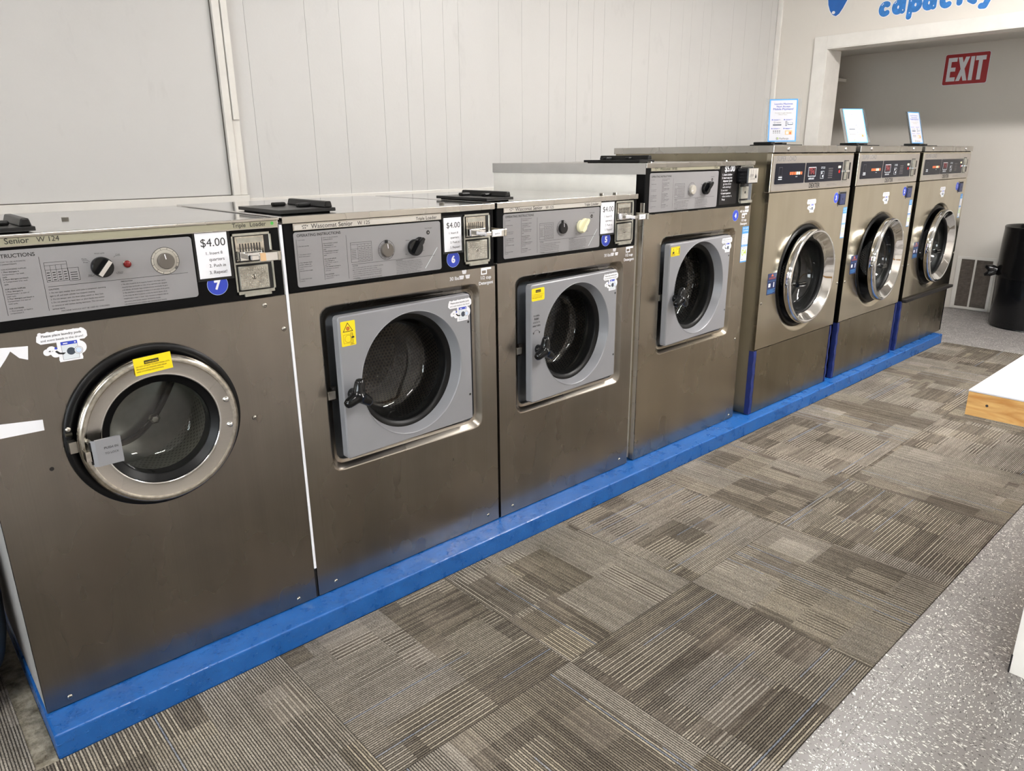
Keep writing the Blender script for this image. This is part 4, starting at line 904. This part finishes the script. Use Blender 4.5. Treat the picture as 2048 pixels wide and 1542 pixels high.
# ------------------------------------------------------------------ washers 3, 2 and 1
def washer_big(num, xl, label, W, door_open, dull, sticker_num):
    t = thing('washing_machine', label, 'washing machine', (xl, -.042, H), 0, 'coin operated washers in the row')
    S = 'steel_warm'; TZ = 1.379; D = .98
    sd = 'steel_kick' if num == '3' else 'black'; b = MB(); b.box(.004, .007, .006, D, .004, TZ-.03, sd); b.box(W-.007, W-.004, .006, D, .004, TZ-.03, 'black'); b.box(.007, W-.007, D-.004, D, .004, TZ-.03, 'steel_kick'); b.box(.03, W-.03, .03, .034, .004, .36, 'cavity')  # facing sides coloured black to stand in for shade in the gaps
    b.build('cabinet', t)
    b = MB(); b.box(.036, W-.030, .004, .016, .003, .354, 'steel_kick'); b.build('kick_panel', t, bevel=.0015)
    cx, cz = .457, .700
    b = MB(); b.holed(0.002, W-.002, .360, 1.155, lambda a: .305, cx, cz, 0, S, 96)
    b.lathe([(.305, 0), (.298, .0005), (.286, .004), (.274, .012), (.268, .022)], cx, cz, S, 96)
    b.poly([(.002, 0, .360), (.002, .02, .360), (.002, .02, 1.155), (.002, 0, 1.155)], S); b.poly([(W-.002, 0, .360), (W-.002, .02, .360), (W-.002, .02, 1.155), (W-.002, 0, 1.155)], S); b.poly([(.002, 0, .360), (W-.002, 0, .360), (W-.002, .02, .360), (.002, .02, .360)], S)
    b.build('front_panel', t)
    b = MB(); b.box(.002, W-.002, .001, .03, 1.158, 1.341, S); b.build('control_panel', t, bevel=.002)
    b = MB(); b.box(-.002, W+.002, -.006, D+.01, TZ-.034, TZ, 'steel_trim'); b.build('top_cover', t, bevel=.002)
    for px in (.139, .771):
        b = MB(); b.lathe([(.009, -.006), (.008, -.010), (.004, -.012)], px, TZ-.017, 'chrome', 20, cap1=True); b.build('screw', t)
    y = .0008; b = MB(); b.prism(rr(.013, W-.006, 1.163, 1.330, .004), y-.002, y, 'alu'); yy = y-.0024
    b.text('SUPER LOAD', .045, 1.305, yy, .012, 'plate', w=.19, bold=.01); b.text('DEXTER', .460, 1.168, yy, .0155, 'ink', 'C', w=.120, bold=.02)
    b.line(.60, 1.180, .70, 1.181, .001, yy, 'inkgrey'); b.line(.60, 1.174, .72, 1.175, .001, yy, 'inkgrey'); b.build('control_face', t)
    for a, c, nm in ((.038, .334, 0), (.348, .765, 1)):
        b = MB(); b.prism(rr(a, c, 1.196, 1.294, .004), y-.0042, y-.0021, 'smoke'); q = y-.0046
        if nm == 0:
            b.frame(.070, .102, 1.235, 1.276, .0012, q, 'inkgrey'); b.rect(.070, .104, 1.226, 1.231, q, 'palegrey'); b.rect(.068, .104, 1.217, 1.221, q, 'palegrey')
            for i, k in enumerate(('orange', 'orange', 'orange', 'cream', 'cream', 'orange')): b.rect(.180+i*.022, .198+i*.022, 1.238, 1.252, q, k)
            b.text('WASH', .25, 1.226, q, .005, 'palegrey', 'C')
        else:
            b.frame(.374, .456, 1.225, 1.272, .0025, q, 'palegrey'); b.text('PRICE', .415, 1.253, q, .009, 'dimred', 'C', w=.060); b.text('TIME', .415, 1.236, q, .009, 'dimred', 'C', w=.060)
            b.text('selected', .412, 1.210, q, .006, 'palegrey', 'C', w=.060); b.text('CYCLE', .512, 1.262, q, .007, 'palegrey', w=.044); b.frame(.512, .550, 1.212, 1.250, .0015, q, 'palegrey'); b.disc(.525, 1.240, .006, q, 'palegrey', 12); b.disc(.538, 1.224, .006, q, 'palegrey', 12)
            for i in range(6): b.line(.600, 1.262-i*.0095, .650, 1.262-i*.0095, .003, q, 'inkgrey')
            b.rect(.712, .744, 1.262, 1.274, q, 'cream'); b.disc(.730, 1.244, .009, q, 'red' if dull else 'digit', 16)
        b.build('display_window', t)
    b = MB(); b.box(.782, .838, y-.003, y-.0021, 1.196, 1.302, 'cavity'); b.box(.786, .826, y-.012, y-.003, 1.250, 1.298, 'zinc'); b.box(.784, .832, y-.016, y-.003, 1.240, 1.249, 'chrome'); b.box(.790, .822, y-.007, y-.003, 1.200, 1.238, 'zinc'); b.box(.850, .868, y-.0028, y-.0021, 1.202, 1.290, 'ink'); b.box(.778, .836, y-.008, y-.0021, 1.188, 1.193, 'zinc'); b.build('coin_slot', t)
    pod_sticker(t, .404, 1.108, .098, 0)
    number_disc(t, num, .738, 1.103, .028, 0)
    b = MB(); b.frame(.768, .862, 1.055, 1.138, .006, -.0015, 'steel_trim'); b.rect(.772, .858, 1.059, 1.134, -.001, 'cavity'); b.prism(rr(.776, .836, 1.064, 1.122, .003), -.008, -.001, 'navy'); b.disc(.804, 1.094, .0045, -.0085, 'cavity', 14); b.build('coin_vault', t)
    mobile_sticker(t, .846, .893, .872, 1.045, 0, sticker_num)
    b = MB(); b.rect(.068, .156, .642, .752, -.0004, 'navy'); b.quad([(.10, .736), (.125, .736), (.1125, .750)], -.0008, 'orange'); b.text('WARNING', .112, .722, -.0008, .008, 'orange', 'C', w=.066)
    b.line(.070, .712, .154, .712, .001, -.0008, 'sky'); b.rect(.080, .100, .682, .700, -.0008, 'white'); b.rect(.130, .138, .678, .704, -.0008, 'white')
    for i in range(4): b.line(.074, .668-i*.006, .150-(i % 2)*.02, .668-i*.006, .002, -.0008, 'sky')
    b.build('safety_label', t)
    for px, pz in ((.022, .604), (W-.012, .608)): screw(t, px, pz, 0, .008)
    if num == '1':
        b = MB(); b.prism([(.01, .345), (W+.01, .345), (W+.01, .366), (.01, .366)], -.028, .001, 'blackmatte'); b.build('panel_ledge', t, bevel=.003)
    # drum and door boot
    drum_unit(t, cx, cz, .215, .16, .34, 'drum', 'drum')
    b = MB(); b.lathe([(.275, .012), (.272, .002), (.262, .004), (.240, .02), (.225, .05), (.222, .16)], cx, cz, 'gasket', 96); b.build('door_boot', t)
    # door turns on a hinge at its right side
    hgx = cx+.262; d = thing('door', '', '', (hgx, -.012, cz)); del d['label'], d['category']; d.parent = t; d.rotation_euler = (0, 0, radians(door_open)); X = cx-hgx
    b = MB(); b.lathe([(.238, .010), (.250, .004), (.255, -.006), (.2555, -.032), (.252, -.040)], X, 0, 'chrome', 96); b.lathe([(.252, -.040), (.2475, -.0445), (.241, -.0445), (.236, -.040), (.214, -.014), (.203, -.006), (.198, .004)], X, 0, 'chrome', 96)
    b.lathe([(.198, .004), (.215, .014), (.238, .010)], X, 0, 'gasket', 96); b.build('door_ring', d)
    b = MB(); b.lathe([(.1985, .000), (.195, .03), (.188, .08), (.165, .105), (.13, .112), (.02, .115)], X, 0, 'glass', 72, cap1=True); b.build('door_glass', d)
    b = MB(); b.lathe([(.2025, -.004), (.196, -.002), (.192, .004), (.192, .016)], X, 0, 'gasket', 80); b.build('window_gasket', d)
    b = MB(); b.tube([(X-.215, -.040, -.015), (X-.215, -.062, -.015)], .009, 'plastic', 12); b.tube([(X-.222, -.066, -.015), (X-.150, -.066, -.018)], [.0125, .0125], 'plastic', 14); b.tube([(X-.150, -.066, -.018), (X-.118, -.060, -.013)], [.006, .004], 'plastic', 8); b.tube([(X-.258, -.02, -.015), (X-.215, -.05, -.015)], .006, 'chrome', 8); b.build('door_handle', d)
    b = MB()
    for zz in (-.05, .05): b.tube([(.004, -.016, zz-.018), (.004, -.016, zz+.018)], .009, 'chrome', 12)
    b.build('hinge', d)
    return t

# ------------------------------------------------------------------ place the machines
washer_old()
washer_square('6', (.9792, 0, H), 'stainless washer numbered 6 with a square grey door and black control knob', .764, .815, 1.189, .977, (.121, .642, .450, .898), (.086, .694, .403, .928), (.4025, .667, .1875),
              (.630, .743, .996, 1.158), 'plastic', dict(dc=(-.012, .004, 3.0), lx=.017, handle=(.152, .659), latch=.655, pod=(.541, .884, .104), card=(.549, .620, 1.044, 1.152), num=(.584, 1.018), lid=(.02, .195, .05, .33), topscrews=((.62, .10),)))
washer_square('5', (1.7550, 0, H), 'stainless washer numbered 5 with a square grey door and cream coloured knob', .762, .760, 1.190, .982, (.121, .640, .450, .898), (.084, .692, .403, .928), (.4015, .668, .1870),
              (.626, .738, 1.000, 1.166), 'cream', dict(dc=(-.014, .004, 3.6), lx=.030, handle=(.156, .657), latch=.652, pod=(.545, .886, .098), card=(.538, .619, 1.045, 1.165), num=(.575, 1.022), lid=(.0, .125, .05, .34), topscrews=((.61, .06), (.68, .05))))
washer_square('4', (2.5650, 0, H), 'taller stainless washer numbered 4 marked $5.00 with a square grey door', .838, .950, 1.308, 1.101, (.146, .668, .520, .972), (.128, .722, .474, 1.004), (.424, .748, .196),
              (.718, .830, 1.122, 1.287), 'plastic', dict(dc=(-.018, .004, 2.8), lx=.030, handle=(.200, .732), latch=.738, pod=(.580, .962, .096), lid=(.02, .12, .05, .36), topscrews=((.05, .02), (.60, .01))))
washer_big('3', 3.4910, 'large stainless washer numbered 3 with a round chrome door, standing beside washer 4', .900, .0, False, '03')
washer_big('2', 4.4590, 'large stainless washer numbered 2 with its round chrome door slightly ajar', .910, 4.0, False, '02')
washer_big('1', 5.4320, 'large stainless washer numbered 1 at the far end of the row by the opening', .925, 1.3, True, '01')

# white filler strip between washers 7 and 6
b = MB(); b.box(.9705, .9785, -.001, .03, H+.105, H+1.168, 'white'); b.box(.9705, .9785, .004, .03, H+.0005, H+.105, 'cavity'); tag(b.build('filler_strip', bevel=.001), 'narrow white filler strip in the gap between washers 7 and 6', 'filler strip')
# masking tape strips beside the kick panels
for x, lab in ((3.4935, 'blue masking tape strip left of the kick panel of washer 3'), (4.366, 'blue masking tape strip right of the kick panel of washer 3'), (4.4625, 'blue masking tape strip left of the kick panel of washer 2'), (5.350, 'blue masking tape strip right of the kick panel of washer 2'), (5.436, 'blue masking tape strip left of the kick panel of washer 1')):
    b = MB(); n = 14; L = x in (4.366, 5.350)
    w = .020 if L else .030
    for i in range(n):
        z0, z1 = H+.003+i*.35/n, H+.003+(i+1)*.35/n; ya, yb = -.040+.002*sin(i*1.9), -.040+.002*sin((i+1)*1.9)
        b.poly([(x, ya, z0), (x+w, ya+.002, z0), (x+w, yb+.002, z1), (x, yb, z1)], 'tape', True); b.poly([(x, ya, z0), (x, -.012, z0), (x, -.012, z1), (x, yb, z1)], 'tape', True)
    tag(b.build('masking_tape'), lab, 'tape', 'masking tape on the kick panels')

# acrylic sign holders on top of washers 3, 2 and 1
def sign_holder(loc, rz, rx, label):
    t = thing('sign_holder', label, 'sign', loc, rz, 'mobile payment signs on the washers', rx)
    w, h = .070, .216
    b = MB(); b.box(-w-.018, w+.018, .0008, .0030, .0, h+.002, 'acrylic'); b.poly([(-w-.018, .003, 0), (w+.018, .003, 0), (w+.018, .06*cos(rx), -.06*sin(rx)), (-w-.018, .06*cos(rx), -.06*sin(rx))], 'acrylic'); b.build('acrylic_holder', t)
    b = MB(); y = 0; b.box(-w, w, -.0003, .0006, .001, h, 'sheet'); b.frame(-w, w, .001, h, .006, -.0006, 'sky'); y = -.0008
    for i, (s, hh, ww) in enumerate((('Laundry Machines', .0075, .090), ('Now Accept', .0085, .068), ('Mobile Payment!', .0085, .100))): b.text(s, 0, h-.028-i*.0135, y, hh, 'blue', 'C', w=ww, bold=.015)
    b.text("It's easy to get started.", 0, h-.072, y, .005, 'strip_gold', 'C', w=.082); b.text("Here's how.", 0, h-.081, y, .005, 'strip_gold', 'C', w=.044)
    for px, pz in ((-.052, .112), (.008, .112), (-.052, .068), (.008, .068)): b.disc(px, pz, .0028, y, 'blue', 12); b.line(px+.006, pz+.001, px+.040, pz+.001, .0012, y, 'blue'); b.line(px+.006, pz-.002, px+.030, pz-.002, .0012, y, 'blue')
    b.ring(-.040, .098, .003, .0042, y, 'inkgrey'); b.line(-.032, .098, -.008, .098, .002, y, 'inkgrey'); b.rect(-.048, -.006, .083, .089, y, 'charcoal')
    b.frame(.014, .022, .080, .104, .0018, y, 'charcoal'); b.rect(.026, .050, .086, .098, y, 'charcoal'); b.rect(.028, .048, .089, .097, y-.0002, 'paleblue')
    for i in range(4): b.rect(-.046+i*.010, -.040+i*.010, .052, .057, y, 'inkgrey'); b.rect(-.046+i*.010, -.040+i*.010, .044, .047, y, 'inkgrey')
    b.rect(.014, .050, .036, .058, y, 'tan'); b.rect(.020, .030, .040, .052, y-.0002, 'palegrey'); b.rect(.036, .044, .038, .050, y-.0002, 'orange')
    b.frame(-.028, -.018, .012, .022, .002, y, 'inkgrey'); b.disc(-.020, .018, .003, y-.0002, 'green', 10); b.text('PayRange', -.012, .013, y, .0078, 'inkgrey', w=.046)
    b.build('sign_sheet', t)
ZT = H+1.379
def top_lid(x, y, w, d, label):
    b = MB(); b.box(x, x+w, y, y+d, ZT+.0005, ZT+.006, 'lidplastic'); b.box(x, x+.035, y+.01, y+d-.02, ZT+.006, ZT+.018, 'lidplastic'); b.box(x+w*.42, x+w*.58, y+.02, y+.10, ZT+.006, ZT+.016, 'lidplastic')
    o = b.build('dispenser_lid', bevel=.003); return o
for (x, y, w, d, lab, wx) in ((3.60, .02, .30, .13, '', 0), (4.57, .02, .30, .13, '', 1), (5.53, .02, .30, .13, '', 2)):
    o = top_lid(x, y, w, d, lab); par = [k for k in bpy.data.objects if k.name.startswith('washing_machine') and k.parent is None and abs(k.location.x-(3.491, 4.459, 5.432)[wx]) < .01][0]
    o.parent = par; o.matrix_parent_inverse = Matrix.Translation(-Vector(par.location))
sign_holder((3.800, .085, ZT+.0195), radians(-52), radians(-13), 'acrylic sign holder on washer 3 with a mobile payment sheet facing the camera')
sign_holder((4.750, .100, ZT+.0195), radians(-28), radians(-24), 'acrylic sign holder on washer 2 with a brightly lit mobile payment sheet')
sign_holder((5.720, .110, ZT+.0195), radians(-9), radians(-17), 'acrylic sign holder on washer 1 with a mobile payment sheet turned away from the camera')
# ------------------------------------------------------------------ ceiling lights, some set by cast shadows, some added for brightness
def fixture(x, y, L, e, label, rz=0):
    t = thing('ceiling_light', label, 'ceiling light', (x, y, CZ), radians(rz))
    b = MB(); b.box(-L/2, L/2, -.16, .16, -.035, -.001, 'ceil'); b.build('housing', t)
    b = MB(); b.box(-L/2+.02, L/2-.02, -.14, .14, -.075, -.0355, 'lampstrong' if e > 1 else 'lamp'); b.build('diffuser', t)
    return t
fixture(4.33, -1.0, .95, 2, 'ceiling light over the aisle in front of washers 3 and 2', 90)
fixture(4.33, -2.3, .95, 2, 'added fill light over the vinyl floor in front of washers 3 and 2', 90)  # added to brighten the far wall
fixture(-1.5, -1.15, .62, 2, 'ceiling light over the aisle left of washer 7')
fixture(1.1, -2.5, .9, 1, 'added fill light above the vinyl floor in front of washer 6')  # added lamp, placed to light the white side of washer 4
fixture(4.33, -3.7, 1.22, 1, 'added fill light behind the folding table, nearer the opening', 90)  # unseen lamp added for softer overall light
w = bpy.data.worlds.new('World'); SC.world = w; w.use_nodes = True
bg = w.node_tree.nodes['Background']; bg.inputs[0].default_value = (.90, .95, 1.0, 1); bg.inputs[1].default_value = 8.5

# ------------------------------------------------------------------ camera
cam = bpy.data.cameras.new('camera'); co = bpy.data.objects.new('camera', cam); COL.objects.link(co); SC.camera = co
yaw, pit, rol = .73620115, .30512416, -.00947545
f = Vector((cos(pit)*sin(yaw), cos(pit)*cos(yaw), -sin(pit))); r = Vector((cos(yaw), -sin(yaw), 0)); u = r.cross(f)
r2 = cos(rol)*r+sin(rol)*u; u2 = -sin(rol)*r+cos(rol)*u
co.matrix_world = Matrix(((r2.x, u2.x, -f.x, .08331567), (r2.y, u2.y, -f.y, -1.91529379), (r2.z, u2.z, -f.z, 1.41398987), (0, 0, 0, 1)))
cam.sensor_fit = 'HORIZONTAL'; cam.sensor_width = 36; cam.lens = 36*1455.05/2048; cam.clip_start = .05; cam.clip_end = 60
SC.view_settings.view_transform = 'Standard'; SC.view_settings.look = 'None'; SC.view_settings.gamma = 1; SC.view_settings.use_curve_mapping = False
SC.view_settings.exposure = 0.88
